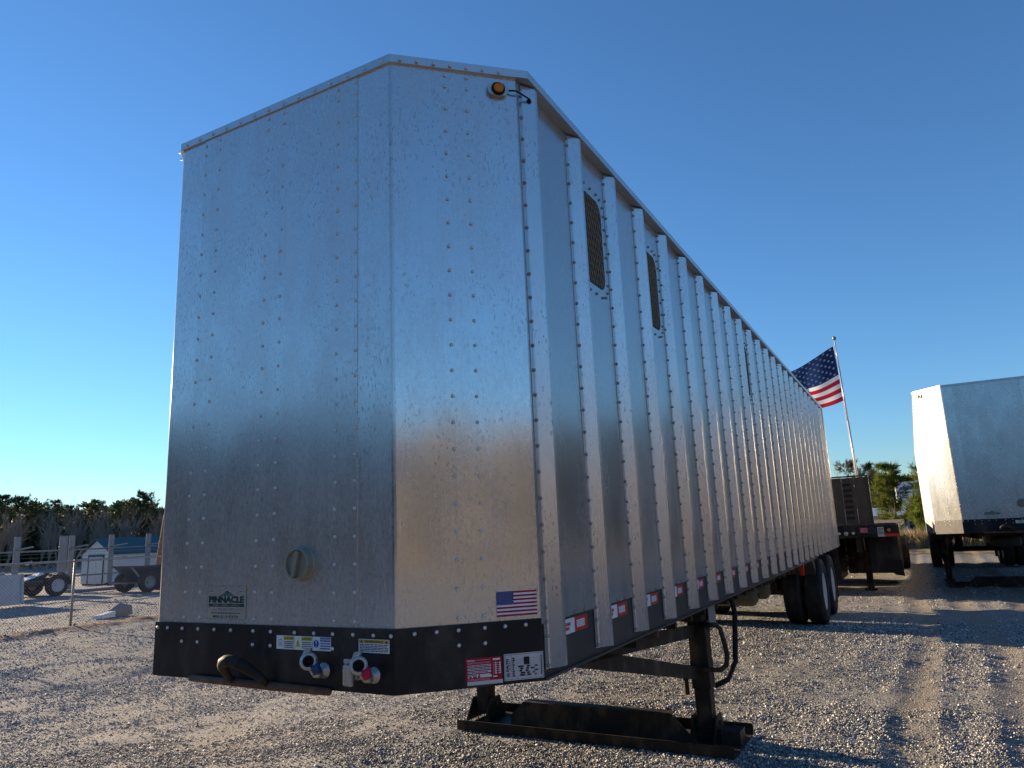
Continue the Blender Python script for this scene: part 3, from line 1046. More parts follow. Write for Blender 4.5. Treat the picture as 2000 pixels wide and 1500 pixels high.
    # flag sticker on the corner
    def chamfer_print(s, z):
        return Print(Vector((XA, 0, z)) + CHD * s + CHN * 0.0, CHD, (0, 0, 1), 0.0015)
    p = chamfer_print(0.451, 1.369)
    w, h = 0.187, 0.107
    st = h / 13
    p.rect(0, 0, w, h, M['white'], 0)
    for i in range(0, 13, 2):
        p.rect(0.078 if i < 7 else 0.0, h - (i + 1) * st, w, h - i * st, M['red'], 1)
    cw, chh = 0.078, 7 * st
    p.rect(0, h - chh, cw, h, M['navy'], 1)
    for r_ in range(9):
        for c_ in range(6 if r_ % 2 == 0 else 5):
            p.star(cw * ((c_ + 0.5) / 6 if r_ % 2 == 0 else (c_ + 1) / 6), h - chh * (r_ + 0.6) / 9.2, 0.0027, M['white'], 2)
    p.build('flag_sticker', t)
    # red registration chart and maker's plate on the band
    def band_print(s, z):
        return Print(Vector((XA, 0, z)) + CHD * s + CHN * 0.007, CHD, (0, 0, 1), 0.0015)
    p = band_print(0.301, 1.096)
    w, h = 0.164, 0.110
    p.rect(0, 0.016, w - 0.003, h, M['red'], 0)
    p.rect(0.006, 0, w, 0.0155, M['silver'], 0)
    p.text('FMCSA', 0.008, h - 0.013, 0.042, h - 0.006, M['white'], 1, 0.02)
    p.rect(0.046, h - 0.009, 0.110, h - 0.0082, M['white'], 1)
    p.lines(0.008, h - 0.024, 0.112, h - 0.016, 2, M['white'], 1, 0.2, 31)
    for i in range(4):
        y = h - 0.036 - i * 0.0125
        p.rect(0.009, y, 0.112 if i != 3 else 0.056, y + 0.0075, M['white'], 1)
        if i == 3:
            p.lines(0.062, y, 0.112, y + 0.0075, 1, M['white'], 1, 0.8, 35)
        p.lines(0.010, y, 0.108 if i != 3 else 0.05, y + 0.0075, 1, M['ink'], 2, 0.45, 36 + i)
    for c_ in (0.131, 0.150):
        for i in range(6):
            p.rect(c_, 0.040 + i * 0.0083, c_ + 0.0065, 0.046 + i * 0.0083, M['white'], 1)
            p.rect(c_ - 0.009, 0.042 + i * 0.0083, c_ - 0.003, 0.0435 + i * 0.0083, M['white'], 1)
    p.rect(0.122, h - 0.014, 0.154, h - 0.0065, M['white'], 1)
    for x in (0.010, 0.026, 0.048):
        p.rect(x, 0.030, x + 0.005, 0.038, M['white'], 1)
    p.rect(0.064, 0.030, 0.116, 0.0365, M['white'], 1)
    p.rect(0.122, 0.027, 0.140, 0.0325, M['white'], 1)
    p.lines(0.008, 0.018, 0.110, 0.027, 2, M['white'], 1, 0.2, 47)
    p.build('registration_chart', t)
    p = band_print(0.473, 1.1005)
    w, h = 0.181, 0.111
    p.rect(0, 0, w, h, M['silver'], 0)
    for a in ((0.003, 0.004, w - 0.003, 0.0052), (0.003, h - 0.0052, w - 0.003, h - 0.004), (0.003, 0.0052, 0.0042, h - 0.0052), (w - 0.0042, 0.0052, w - 0.003, h - 0.0052), (0.033, 0.0052, 0.0342, h - 0.0052)):
        p.rect(*a, M['ink'], 1)
    p.text('KALYN', 0.008, 0.038, 0.0205, 0.090, M['ink'], 1, 0.06, True)
    p.text('SIEBERT', 0.0225, 0.038, 0.0295, 0.086, M['ink'], 1, 0.0, True)
    for a in ((0.010, 0.014, 0.0135, 0.034), (0.0165, 0.014, 0.020, 0.034), (0.0135, 0.022, 0.0165, 0.026), (0.0225, 0.014, 0.0255, 0.034)):
        p.rect(*a, M['ink'], 1)
    p.rect(0.090, 0.062, 0.116, 0.094, M['ink'], 3)
    rr = random.Random(5)
    for i in range(9):
        y = 0.016 + i * 0.0090
        p.rect(0.036, y - 0.0016, w - 0.006, y - 0.001, M['ink'], 1)
        p.rect(0.038, y, 0.038 + rr.uniform(0.004, 0.012), y + 0.006, M['ink'], 2)
        if i < 5:
            x = rr.uniform(0.06, 0.075)
            p.rect(x, y, x + rr.uniform(0.012, 0.026), y + 0.0062, M['ink'], 2)
            x = rr.uniform(0.094, 0.104)
            p.rect(x, y, x + rr.uniform(0.012, 0.02), y + 0.0062, M['ink'], 2)
            x = rr.uniform(0.12, 0.14)
            p.rect(x, y, x + rr.uniform(0.008, 0.02), y + 0.005, M['ink'], 2)
        p.rect(w - 0.013, y, w - 0.008, y + 0.0065, M['ink'], 2)
    p.build('maker_plate', t)
    # reflective tape along the rail
    tp = None
    for k in range(11):
        if tp is None:
            p = Print((1.2495, 0, 1.243), (0, 1, 0), (0, 0, 1), 0.001)
            p.rect(0.150, 0, 0.348, 0.069, M['white'], 0)
            p.rect(0.348, 0, 0.505, 0.069, M['tape_red'], 0)
            p.lines(0.205, 0.036, 0.300, 0.052, 1, M['tape_red'], 1, 0.95, 61)
            p.lines(0.205, 0.016, 0.285, 0.032, 1, M['tape_red'], 1, 0.95, 62)
            p.rect(0.372, 0.017, 0.470, 0.052, M['white'], 1)
            p.lines(0.378, 0.020, 0.465, 0.049, 3, M['silver'], 2, 0.5, 63)
            tp = p.build('reflective_tape', t)
            tp.location = (0, post_ys[0], 0)
        else:
            o = bpy.data.objects.new('reflective_tape', tp.data)
            COL.objects.link(o)
            o.parent = t
            o.location = (0, post_ys[k], 0)

    # ---- landing gear
    for side in (1, -1):
        lg = thing('landing_leg', (side * 1.06, 3.76, 0))
        lg.parent = t
        lg.empty_display_size = 0.05
        mb = MB()
        mb.box(-0.075, 0.075, -0.075, 0.075, 0.60, 1.09, M['steel'])
        mb.box(-0.10, 0.10, -0.10, 0.10, 0.93, 0.945, M['steel'])
        mb.build('outer_tube', lg, bevel=0.008)
        mb = MB()
        mb.box(-0.079, 0.079, -0.079, 0.079, 0.40, 0.62, M['steel'])
        mb.build('sleeve', lg, bevel=0.01)
        mb = MB()
        mb.box(-0.066, 0.066, -0.066, 0.066, 0.05, 0.60, M['steel'])
        mb.build('inner_tube', lg, bevel=0.006)
        mb = MB()
        mb.box(-0.13, 0.075, -0.16, 0.13, 0.945, 1.085, M['steel'])
        mb.box(0.09, 0.10, -0.02, 0.22, 0.86, 1.084, M['galv'])
        mb.build('mounting_bracket', lg, bevel=0.004)
        for nm, z in (('brace', 0.52), ('brace', 0.86)):
            mb = MB()
            a = Vector((-0.02 * side, -0.05, z))
            c = Vector((1.03 * side - 1.06 * side, 1.25 - 3.76, 1.045))
            mb.beam(a, c, 0.012, 0.10, M['steel'])
            mb.beam(a + Vector((-0.02 * side, 0, -0.045)), c + Vector((-0.02 * side, 0, -0.045)), 0.05, 0.012, M['steel'])
            mb.build(nm, lg)
    mb = MB()
    x0, x1 = -1.10, 1.37
    mb.box(x0, x1, 3.305, 3.317, 0.0, 0.085, M['steel'])
    mb.box(x0, x1, 3.317, 4.02, 0.0, 0.010, M['steel'])
    mb.box(x0, x1, 4.02, 4.032, 0.0, 0.085, M['steel'])
    mb.build('landing_skid', t)
    mb = MB()
    # spreader plate with sloping ends between the legs
    prof = [(-0.66, 0.010), (-0.66, 0.11), (-0.54, 0.225), (0.83, 0.225), (1.05, 0.012)]
    a = [(q[0], 3.52 + 0.10 * q[1], q[1]) for q in prof]
    c = [(q[0], 3.535 + 0.10 * q[1], q[1]) for q in prof]
    n = len(prof)
    mb.add(a + c, [tuple(range(n))[::-1], tuple(range(n, 2 * n))] + [(i, (i + 1) % n, n + (i + 1) % n, n + i) for i in range(n)], M['steel'])
    mb.box(-0.54, 0.83, 3.56, 3.66, 0.216, 0.226, M['steel'])
    mb.build('skid_spreader', t)
    for side in (1, -1):
        mb = MB()
        for dx in (-0.10, 0.092):
            x = side * 1.06 + dx
            mb.add([(x, 3.55, 0.010), (x, 3.95, 0.010), (x, 3.84, 0.20), (x, 3.68, 0.20), (x + 0.012, 3.55, 0.010), (x + 0.012, 3.95, 0.010), (x + 0.012, 3.84, 0.20), (x + 0.012, 3.68, 0.20)],
                   [(0, 3, 2, 1), (4, 5, 6, 7), (0, 1, 5, 4), (1, 2, 6, 5), (2, 3, 7, 6), (3, 0, 4, 7)], M['steel'])
        mb.tube([(side * 1.06 - 0.12, 3.76, 0.14), (side * 1.06 + 0.12, 3.76, 0.14)], 0.018, M['steel'], 10)
        mb.build('foot_bracket', t)
    mb = MB()
    mb.box(1.20, 1.355, 3.62, 3.80, 0.014, 0.115, M['black'])
    mb.build('skid_end_box', t, bevel=0.004)
    # crank and its hanging bar
    mb = MB()
    mb.tube([(1.10, 3.66, 0.91), (1.23, 3.66, 0.915), (1.262, 3.665, 0.89), (1.285, 3.67, 0.78), (1.300, 3.67, 0.68), (1.285, 3.67, 0.60), (1.24, 3.665, 0.565), (1.13, 3.66, 0.56), (0.98, 3.655, 0.575), (0.945, 3.65, 0.53), (0.95, 3.65, 0.36)], 0.020, M['steel'], 8)
    mb.build('crank_handle', t, smooth=True)
    mb = MB()
    mb.tube([(1.20, 4.20, 1.10), (1.26, 4.20, 1.05), (1.275, 4.20, 0.95), (1.25, 4.15, 0.55), (1.20, 4.02, 0.42), (1.13, 3.86, 0.40)], 0.023, M['rubber'], 10)
    mb.build('air_hose', t, smooth=True)
    # ---- underframe
    for side in (1, -1):
        mb = MB()
        mb.box(side * 0.45 - 0.06, side * 0.45 + 0.06, 1.6, LEN - 0.1, 0.96, 1.10, M['steel'])
        mb.box(side * 0.45 - 0.05, side * 0.45 + 0.05, 9.9, 13.9, 0.68, 0.96, M['steel'])
        mb.build('frame_rail', t)
    for i in range(30):
        mb = MB()
        y = 1.9 + i * 0.42
        mb.box(-1.17, 1.17, y, y + 0.05, 1.00, 1.10, M['steel'])
        mb.build('cross_member', t)
    mb = MB()
    mb.box(-1.17, 1.17, 1.6, LEN - 0.05, 1.101, 1.118, M['steel'])
    mb.build('floor', t)
    # air tanks
    for y, x in ((7.35, 0.72), (8.25, 0.72)):
        mb = MB()
        prof = [(0.0001, -0.02), (0.06, -0.012), (0.115, 0.02), (0.135, 0.06), (0.135, 0.60), (0.115, 0.64), (0.06, 0.665), (0.0001, 0.67)]
        mb.lathe((x + 0.15, y, 0.80), (-1, 0.02, 0), prof, M['tan_lens'], 20)
        o = mb.build('air_tank', t, smooth=True)
        mb = MB()
        mb.beam((x + 0.175, y - 0.02, 0.83), (x + 0.175, y + 0.015, 0.77), 0.012, 0.012, M['rubber'])
        mb.box(x - 0.15, x - 0.11, y - 0.02, y + 0.02, 0.92, 1.11, M['steel'])
        mb.build('tank_strap', o)
    # mud guard light hanging ahead of the wheels
    mb = MB()
    mb.box(1.20, 1.262, 8.955, 9.02, 0.93, 1.080, M['redlens'])
    mb.build('side_marker', t, bevel=0.012)
    # wheels
    tb = MB()
    prof = [(0.285, -0.115), (0.33, -0.135), (0.41, -0.142), (0.468, -0.132), (0.500, -0.108)]
    for q in (-0.072, -0.036, 0.0, 0.036, 0.072):
        prof += [(0.508, q - 0.015), (0.508, q - 0.008), (0.496, q - 0.005), (0.496, q + 0.005), (0.508, q + 0.008)] if False else [(0.507, q - 0.014), (0.507, q - 0.0065), (0.494, q - 0.0045), (0.494, q + 0.0045), (0.507, q + 0.0065), (0.507, q + 0.014)]
    prof += [(0.500, 0.108), (0.468, 0.132), (0.41, 0.142), (0.33, 0.135), (0.285, 0.115)]
    tb.lathe((0, 0, 0), (1, 0, 0), prof, M['tyre'], 48)
    tb.f = tb.f[:-2]
    tb.m = tb.m[:-2]
    rb = MB()
    rb.lathe((0, 0, 0), (1, 0, 0), [(0.287, 0.118), (0.292, 0.112), (0.275, 0.10), (0.262, 0.03), (0.250, 0.012), (0.15, 0.0), (0.125, 0.01), (0.120, 0.06), (0.09, 0.085), (0.0001, 0.09)], M['rim'], 40)
    for k_ in range(10):
        a = 2 * math.pi * k_ / 10
        rb.lathe((0.004, 0.185 * math.cos(a), 0.185 * math.sin(a)), (1, 0, 0), [(0.016, 0), (0.014, 0.03), (0.0001, 0.032)], M['steel'], 6)
    rb.lathe((0, 0, 0), (-1, 0, 0), [(0.287, 0.118), (0.262, 0.03), (0.0001, 0.02)], M['rim'], 32)
    tmesh = rmesh = None
    for ax_y in (11.02, 12.42):
        for side in (1, -1):
            for xo, flip in ((1.155, 1), (0.815, -1)):
                wh = thing('wheel', (side * xo, ax_y, 0.530))
                wh.scale = (1.04, 1.055, 1.055)
                wh.parent = t
                wh.rotation_euler = (random.uniform(0, 6), 0, 0 if side * flip > 0 else math.pi)
                wh.empty_display_size = 0.1
                if tmesh is None:
                    a = tb.build('tyre', wh, smooth=True)
                    c = rb.build('rim', wh, smooth=True)
                    tmesh, rmesh = a.data, c.data
                    for me in (tmesh, rmesh):
                        me.set_sharp_from_angle(angle=R(38))
                else:
                    for nm, me in (('tyre', tmesh), ('rim', rmesh)):
                        o = bpy.data.objects.new(nm, me)
                        COL.objects.link(o)
                        o.parent = wh
        mb = MB()
        mb.tube([(-0.80, ax_y, 0.53), (0.80, ax_y, 0.53)], 0.065, M['steel'], 12)
        mb.box(-0.56, -0.36, ax_y - 0.25, ax_y + 0.25, 0.55, 0.70, M['steel'])
        mb.box(0.36, 0.56, ax_y - 0.25, ax_y + 0.25, 0.55, 0.70, M['steel'])
        mb.build('axle', t)
    for side in (1, -1):
        mb = MB()
        mb.box(side * 0.96 - 0.32, side * 0.96 + 0.32, 13.20, 13.21, 0.22, 1.18, M['rubber'])
        mb.build('mud_flap', t)
    return t

t1 = build_trailer()
tag(t1, 'large silver aluminium chip trailer filling the middle, flag sticker on its near corner', 'trailer', 'chip trailers')

# second trailer, nose raised on its legs
t2 = copy_tree(t1, None, skip=('flag_sticker', 'registration_chart', 'maker_plate'))
t2.location = (4.375, 14.6, 0.235)
t2.rotation_euler = (-0.0195, 0, 0)
tag(t2, 'silver chip trailer at the right edge, its left corner blazing in the sun', 'trailer', 'chip trailers')
for ch in t2.children:
    if ch.name.split('.')[0] in ('landing_skid', 'skid_spreader', 'foot_bracket', 'skid_end_box', 'landing_leg'):
        ch.location.z -= 0.165
    if ch.name.split('.')[0] in ('landing_leg',):
        for g in ch.children:
            if g.name.split('.')[0] in ('outer_tube', 'mounting_bracket', 'brace'):
                g.location.z += 0.165

# ------------------------------------------------------------------ flatbed trailer behind
def label_tape(mb, x0, x1, y, z0, z1, mat):
    mb.box(x0, x1, y, y + 0.002, z0, z1, mat)

def build_flatbed():
    t = thing('flatbed_trailer', (1.13, 15.7, 0))
    mb = MB()
    mb.box(-1.30, 1.30, 0.0, 0.10, 1.27, 1.535, M['black'])
    fp = mb.build('front_beam', t, bevel=0.01)
    mb = MB()
    mb.box(-1.27, 1.27, 0.11, 13.0, 1.44, 1.535, M['steel'])
    mb.build('deck_frame', t)
    wood = paint('worn_deck_wood', (0.065, 0.048, 0.036), 0.8, dust=(0.14, 0.10, 0.075), dust_amt=0.6, scale=11, bumpy=0.4)
    for i in range(20):
        mb = MB()
        x = -1.26 + i * 0.126
        mb.box(x, x + 0.120, 0.12, 12.9, 1.537, 1.572 + random.uniform(0, 0.006), wood)
        mb.build('deck_plank', t)
    # headboard of upright boards with a ladder of slots
    for i in range(6):
        mb = MB()
        x = -0.79 + i * 0.262
        mb.box(x, x + 0.256, 0.12, 0.155 + random.uniform(0, 0.01), 1.575, 2.62 + random.uniform(-0.004, 0.004), wood)
        mb.build('headboard_plank', t)
    mb = MB()
    for x in (-0.80, 0.775):
        mb.box(x, x + 0.05, 0.105, 0.20, 1.574, 2.635, M['rail'])
    mb.box(-0.80, 0.825, 0.105, 0.20, 2.636, 2.665, M['rail'])
    mb.build('headboard_frame', t)
    for i in range(7):
        for x in (-0.44, 0.28):
            mb = MB()
            z = 1.68 + i * 0.125
            mb.box(x, x + 0.17, 0.104, 0.121, z, z + 0.06, M['dark'])
            mb.build('headboard_slot', t)
    # couplings and prints on the beam
    for x in (0.085, 0.38):
        mb = MB()
        mb.lathe((x, 0.0, 1.37), (0, -1, 0), [(0.03, 0), (0.03, 0.04), (0.022, 0.06), (0.0001, 0.062)], M['rivet'], 14)
        mb.build('gladhand', t, smooth=True)
    mb = MB()
    mb.lathe((0.23, 0.0, 1.365), (0, -1, 0), [(0.045, 0), (0.045, 0.03), (0.0001, 0.035)], M['castalu'], 16)
    mb.build('power_socket', t, smooth=True)
    mb = MB()
    mb.lathe((0.76, 0.0, 1.42), (0, -1, 0), [(0.085, 0), (0.085, 0.03), (0.066, 0.03), (0.062, 0.004), (0.0001, 0.004)], M['rail'], 24)
    mb.build('filler_ring', t)
    p = Print((0.52, 0, 1.37), (1, 0, 0), (0, 0, 1))
    p.rect(0, 0, 0.17, 0.12, M['red'], 0)
    p.lines(0.01, 0.01, 0.16, 0.11, 7, M['silver'], 1, 0.4, 71)
    p.build('registration_chart', t)
    p = Print((0.87, 0, 1.30), (1, 0, 0), (0, 0, 1))
    p.rect(0, 0, 0.13, 0.19, M['silver'], 0)
    p.lines(0.012, 0.03, 0.12, 0.17, 5, M['ink'], 1, 0.4, 72)
    p.build('maker_plate', t)
    mb = MB()
    mb.box(0.87, 1.02, -0.004, -0.001, 1.285, 1.297, M['white'])
    mb.box(1.021, 1.285, -0.004, -0.001, 1.285, 1.345, M['tape_red'])
    mb.build('reflective_tape', t)
    mb = MB()
    mb.lathe((1.10, 0, 1.42), (0, -1, 0), [(0.036, 0), (0.034, 0.02), (0.0001, 0.028)], M['amber'], 16)
    mb.build('marker_light', t, smooth=True)
    # underside
    mb = MB()
    for x in (-0.5, 0.4):
        mb.box(x, x + 0.1, 0.11, 12.8, 0.95, 1.44, M['steel'])
    mb.build('frame_rail', t)
    for x in (-0.62, 0.50):
        lg = MB()
        lg.box(x - 0.07, x + 0.07, 1.50, 1.64, 0.04, 1.43, M['steel'])
        lg.box(x - 0.14, x + 0.14, 1.40, 1.74, 0.0, 0.04, M['steel'])
        lg.build('landing_leg', t, bevel=0.006)
    mb = MB()
    mb.beam((-0.62, 1.57, 0.75), (0.50, 1.57, 0.75), 0.05, 0.06, M['steel'])
    mb.build('leg_brace', t)
    # front right tool box; two more black boxes added to darken and shade below
    for x0, x1, y0, y1, z0 in ((-1.22, -0.05, 0.75, 2.6, 0.28), (0.62, 1.24, 0.5, 1.2, 0.50), (-0.05, 1.20, 2.9, 5.0, 0.30)):
        mb = MB()
        mb.box(x0, x1, y0, y1, z0, 1.28, M['black'])
        o = mb.build('tool_and_shade_box', t, bevel=0.02)
    mb = MB()
    mb.add([(0.92, 0.47, 0.75), (1.26, 0.47, 0.75), (1.28, 0.47, 0.40), (1.12, 0.47, 0.42), (0.92, 0.47, 0.56), (0.92, 0.49, 0.75), (1.26, 0.49, 0.75), (1.28, 0.49, 0.40), (1.12, 0.49, 0.42), (0.92, 0.49, 0.56)],
           [(0, 4, 3, 2, 1), (5, 6, 7, 8, 9), (0, 1, 6, 5), (1, 2, 7, 6), (2, 3, 8, 7), (3, 4, 9, 8), (4, 0, 5, 9)], M['rubber'])
    mb.build('mud_flap', t)
    tyre = rim = None
    for o in t1.children:
        if o.name.startswith('wheel'):
            for c in o.children:
                if c.name.startswith('tyre'):
                    tyre = c.data
                if c.name.startswith('rim'):
                    rim = c.data
            break
    for y in (9.6, 10.9):
        for x, rz in ((1.155, 0), (0.815, math.pi), (-1.155, math.pi), (-0.815, 0)):
            wh = thing('wheel', (x, y, 0.5), rz)
            wh.parent = t
            for nm, me in (('tyre', tyre), ('rim', rim)):
                o = bpy.data.objects.new(nm, me)
                COL.objects.link(o)
                o.parent = wh
        mb = MB()
        mb.tube([(-0.8, y, 0.5), (0.8, y, 0.5)], 0.065, M['steel'], 10)
        mb.build('axle', t)
    return t
fb = build_flatbed()
tag(fb, 'dark flatbed trailer with brown headboard just behind the big silver trailer', 'flatbed trailer', 'flatbed trailers')

fb2 = copy_tree(fb, None)
fb2.location = (-1.75, 15.9, 0)
tag(fb2, 'second dark flatbed trailer, almost wholly hidden behind the big silver trailer', 'flatbed trailer', 'flatbed trailers')

# ------------------------------------------------------------------ flag and pole
def build_flagpole():
    t = thing('flagpole', (1.16, 27.4, 0.0))
    lean = Vector((-0.23, 0, 8.55))
    secs = [(0, 0.33, 0.048), (0.33, 0.62, 0.040), (0.62, 0.86, 0.032), (0.86, 0.995, 0.025)]
    for a, c, r in secs:
        mb = MB()
        mb.tube([lean * a, lean * c], [r, r * 0.96], M['polemat'], 12)
        mb.build('pole_section', t, smooth=True)
    mb = MB()
    mb.lathe(lean * 0.995, (0, 0, 1), [(0.03, -0.01), (0.06, 0.02), (0.075, 0.07), (0.06, 0.12), (0.0001, 0.15)], M['finial'], 14)
    mb.build('finial', t, smooth=True)
    mb = MB()
    mb.tube([lean * 0.97 + Vector((-0.07, 0, 0)), lean * 0.6 + Vector((-0.05, 0, 0)), lean * 0.2 + Vector((-0.06, 0, 0))], 0.008, M['galv'], 5)
    mb.build('halyard', t)
    return t
M['polemat'] = paint('white_pole', (0.62, 0.64, 0.66), 0.35, metallic=0.3, dust_amt=0.2)
M['finial'] = paint('brass_ball', (0.25, 0.24, 0.20), 0.3, metallic=0.8)
fp = build_flagpole()
tag(fp, 'tall thin white flagpole rising behind the flatbed headboard', 'flagpole')

def cloth(name, col):
    m, nt, b = new_mat(name)
    pz = geo_pos(nt)
    n = noise(nt, pz, 60, 2)
    c = mixc(nt, n, tuple(v * 0.92 for v in col), col)
    nt.links.new(c, b.inputs['Base Color'])
    b.inputs['Roughness'].default_value = 0.8
    tr = nt.nodes.new('ShaderNodeBsdfTranslucent')
    nt.links.new(c, tr.inputs['Color'])
    mx = nt.nodes.new('ShaderNodeMixShader')
    mx.inputs[0].default_value = 0.4
    nt.links.new(b.outputs[0], mx.inputs[1])
    nt.links.new(tr.outputs[0], mx.inputs[2])
    nt.links.new(mx.outputs[0], nt.nodes['Material Output'].inputs['Surface'])
    return m
CL = {'red': cloth('flag_red', (0.42, 0.015, 0.035)), 'white': cloth('flag_white', (0.75, 0.75, 0.76)), 'blue': cloth('flag_blue', (0.012, 0.03, 0.11))}

def flag_point(u, v):
    """u along the fly 0..1, v down the hoist 0..1"""
    x = 0.86 - 4.0 * u + 0.10 * v * (1 - u)
    w = 0.16 * math.sin(u * 11 + v * 2.2) * min(1, u * 4) + 0.05 * math.sin(u * 23 - v * 5) * min(1, u * 4)
    y = 27.38 + w - 0.25 * u
    dr = 2.0 * (u ** 0.98) * (1 - 0.88 * v) + 0.20 * v * math.sin(u * 5.0)
    z = 8.27 - 2.17 * v - dr + 0.02 * math.sin(u * 15 + v * 3)
    return Vector((x, y, z))

def build_flag():
    t = thing('flag', (0.86, 27.38, 7.2))
    off = Vector((0.86, 27.38, 7.2))
    def patch(nm, u0, u1, v0, v1, mat, nu, nv):
        mb = MB()
        vs = [flag_point(u0 + (u1 - u0) * i / nu, v0 + (v1 - v0) * j / nv) - off for j in range(nv + 1) for i in range(nu + 1)]
        fs = [(j * (nu + 1) + i, j * (nu + 1) + i + 1, (j + 1) * (nu + 1) + i + 1, (j + 1) * (nu + 1) + i) for j in range(nv) for i in range(nu)]
        mb.add(vs, fs, mat)
        return mb.build(nm, t, smooth=True)
    for i in range(13):
        patch('stripe', 0.40 if i < 7 else 0.0, 1.0, i / 13, (i + 1) / 13, CL['red'] if i % 2 == 0 else CL['white'], 36 if i < 7 else 56, 2)
    cn = patch('canton', 0.0, 0.40, 0, 7 / 13, CL['blue'], 28, 14)
    for r_ in range(9):
        for c_ in range(6 if r_ % 2 == 0 else 5):
            u0 = 0.40 * ((c_ + 0.5) / 6 if r_ % 2 == 0 else (c_ + 1) / 6)
            v0 = 7 / 13 * (r_ + 0.6) / 9.2
            mb = MB()
            for s in (1, -1):
                vs = []
                for k in range(10):
                    r = 1.0 if k % 2 == 0 else 0.42
                    q = flag_point(u0 + 0.0155 * r * math.sin(math.pi * k / 5), v0 - 0.026 * r * math.cos(math.pi * k / 5)) - off
                    vs.append(q + Vector((0, s * 0.006, 0)))
                mb.add(vs, [tuple(range(10))], CL['white'])
            mb.build('star', cn)
    return t
fl = build_flag()
tag(fl, 'stars and stripes flag drooping from the flagpole above the trailer roofline', 'flag')

# ------------------------------------------------------------------ vegetation
def leafmat(name, c0, c1, trans=0.25):
    m, nt, b = new_mat(name)
    g = nt.nodes.new('ShaderNodeNewGeometry')
    n = noise(nt, g.outputs['Position'], 0.9, 3)
    f = mth(nt, 'ADD', mth(nt, 'MULTIPLY', g.outputs['Random Per Island'], 0.6), mth(nt, 'MULTIPLY', n, 0.4))
    c = mixc(nt, f, c0, c1)
    nt.links.new(c, b.inputs['Base Color'])
    b.inputs['Roughness'].default_value = 0.6
    b.inputs['Specular IOR Level'].default_value = 0.3
    tr = nt.nodes.new('ShaderNodeBsdfTranslucent')
    nt.links.new(c, tr.inputs['Color'])
    mx = nt.nodes.new('ShaderNodeMixShader')
    mx.inputs[0].default_value = trans
    nt.links.new(b.outputs[0], mx.inputs[1])
    nt.links.new(tr.outputs[0], mx.inputs[2])
    nt.links.new(mx.outputs[0], nt.nodes['Material Output'].inputs['Surface'])
    return m
M['pine'] = leafmat('pine_needles', (0.028, 0.038, 0.016), (0.085, 0.095, 0.038))
M['pine_young'] = leafmat('young_pine_needles', (0.05, 0.08, 0.012), (0.19, 0.22, 0.035), 0.4)
M['hardwood'] = leafmat('winter_hardwood', (0.20, 0.185, 0.175), (0.36, 0.335, 0.31), 0.1)  # unseen wood, lightened to brighten reflections in the trailer corner and side
M['shade_wood'] = leafmat('shade_grey_wood', (0.11, 0.115, 0.118), (0.21, 0.215, 0.215), 0.1)  # grey-blue puts shade into the unseen thicket mirrored by the front panel
M['bark'] = paint('pine_bark', (0.07, 0.05, 0.038), 0.9, dust=(0.13, 0.10, 0.08), dust_amt=0.6, scale=6, bumpy=0.6)
M['twig'] = paint('grey_twigs', (0.23, 0.185, 0.15), 0.9, dust=(0.24, 0.21, 0.18), dust_amt=0.6, scale=5, bumpy=0.0)
M['drygrass'] = leafmat('dry_grass', (0.14, 0.095, 0.045), (0.34, 0.26, 0.13), 0.3)

def needle_tufts(P, D, size, blades, width, g):
    """thin triangles fanning from points P round directions D"""
    n = len(P)
    d = np.repeat(D, blades, 0) + g.normal(0, 0.55, (n * blades, 3))
    d /= np.linalg.norm(d, axis=1)[:, None]
    s = np.cross(d, g.normal(0, 1, d.shape))
    s /= np.linalg.norm(s, axis=1)[:, None] + 1e-9
    L = np.repeat(size, blades) * g.uniform(0.6, 1.2, n * blades)
    b = np.repeat(P, blades, 0)
    w = (L * width)[:, None]
    V = np.stack([b - s * w * 0.6, b + s * w * 0.6, b + d * L[:, None] * 0.6 + s * w, b + d * L[:, None]], 1).reshape(-1, 3)
    F = np.arange(n * blades * 4).reshape(-1, 4)
    return V, F

def pine_crown(h, g, low=0.3, spread=0.26, whorls=12, per=5, tufts=7, tsize=0.4, blades=5, width=0.10, upturn=0.25, rag=0.3):
    P, D, S = [], [], []
    br = []
    for wi in range(whorls):
        f = (wi + g.uniform(-0.3, 0.3)) / whorls
        z = h * (low + (1 - low) * max(0, f))
        prof = math.sin(math.pi * min(1, 0.22 + 0.78 * max(f, 0))) ** 0.8
        Lr = h * spread * (0.25 + 0.85 * prof)
        for k in range(per):
            if g.uniform() < 0.14:
                continue
            a = g.uniform(0, 2 * math.pi)
            Lk = Lr * g.uniform(1 - rag, 1 + rag)
            d = np.array([math.cos(a), math.sin(a), upturn + 0.35 * f + g.normal(0, 0.12)])
            d /= np.linalg.norm(d)
            p0 = np.array([0, 0, z])
            br.append((p0, p0 + d * Lk))
            for q in range(tufts):
                tt = 0.30 + 0.70 * (q + g.uniform(0, 1)) / tufts
                P.append(p0 + d * Lk * tt + g.normal(0, 0.07 * Lk + 0.02, 3))
                dd = d + np.array([0, 0, 0.5]) + g.normal(0, 0.3, 3)
                D.append(dd / np.linalg.norm(dd))
                S.append(tsize * g.uniform(0.7, 1.3))
    for q in range(tufts):
        P.append(np.array([0, 0, h * (1 - 0.12 * g.uniform())]))
        D.append(np.array([0, 0, 1.0]))
        S.append(tsize)
    V, F = needle_tufts(np.array(P), np.array(D), np.array(S), blades, width, g)
    return V, F, br

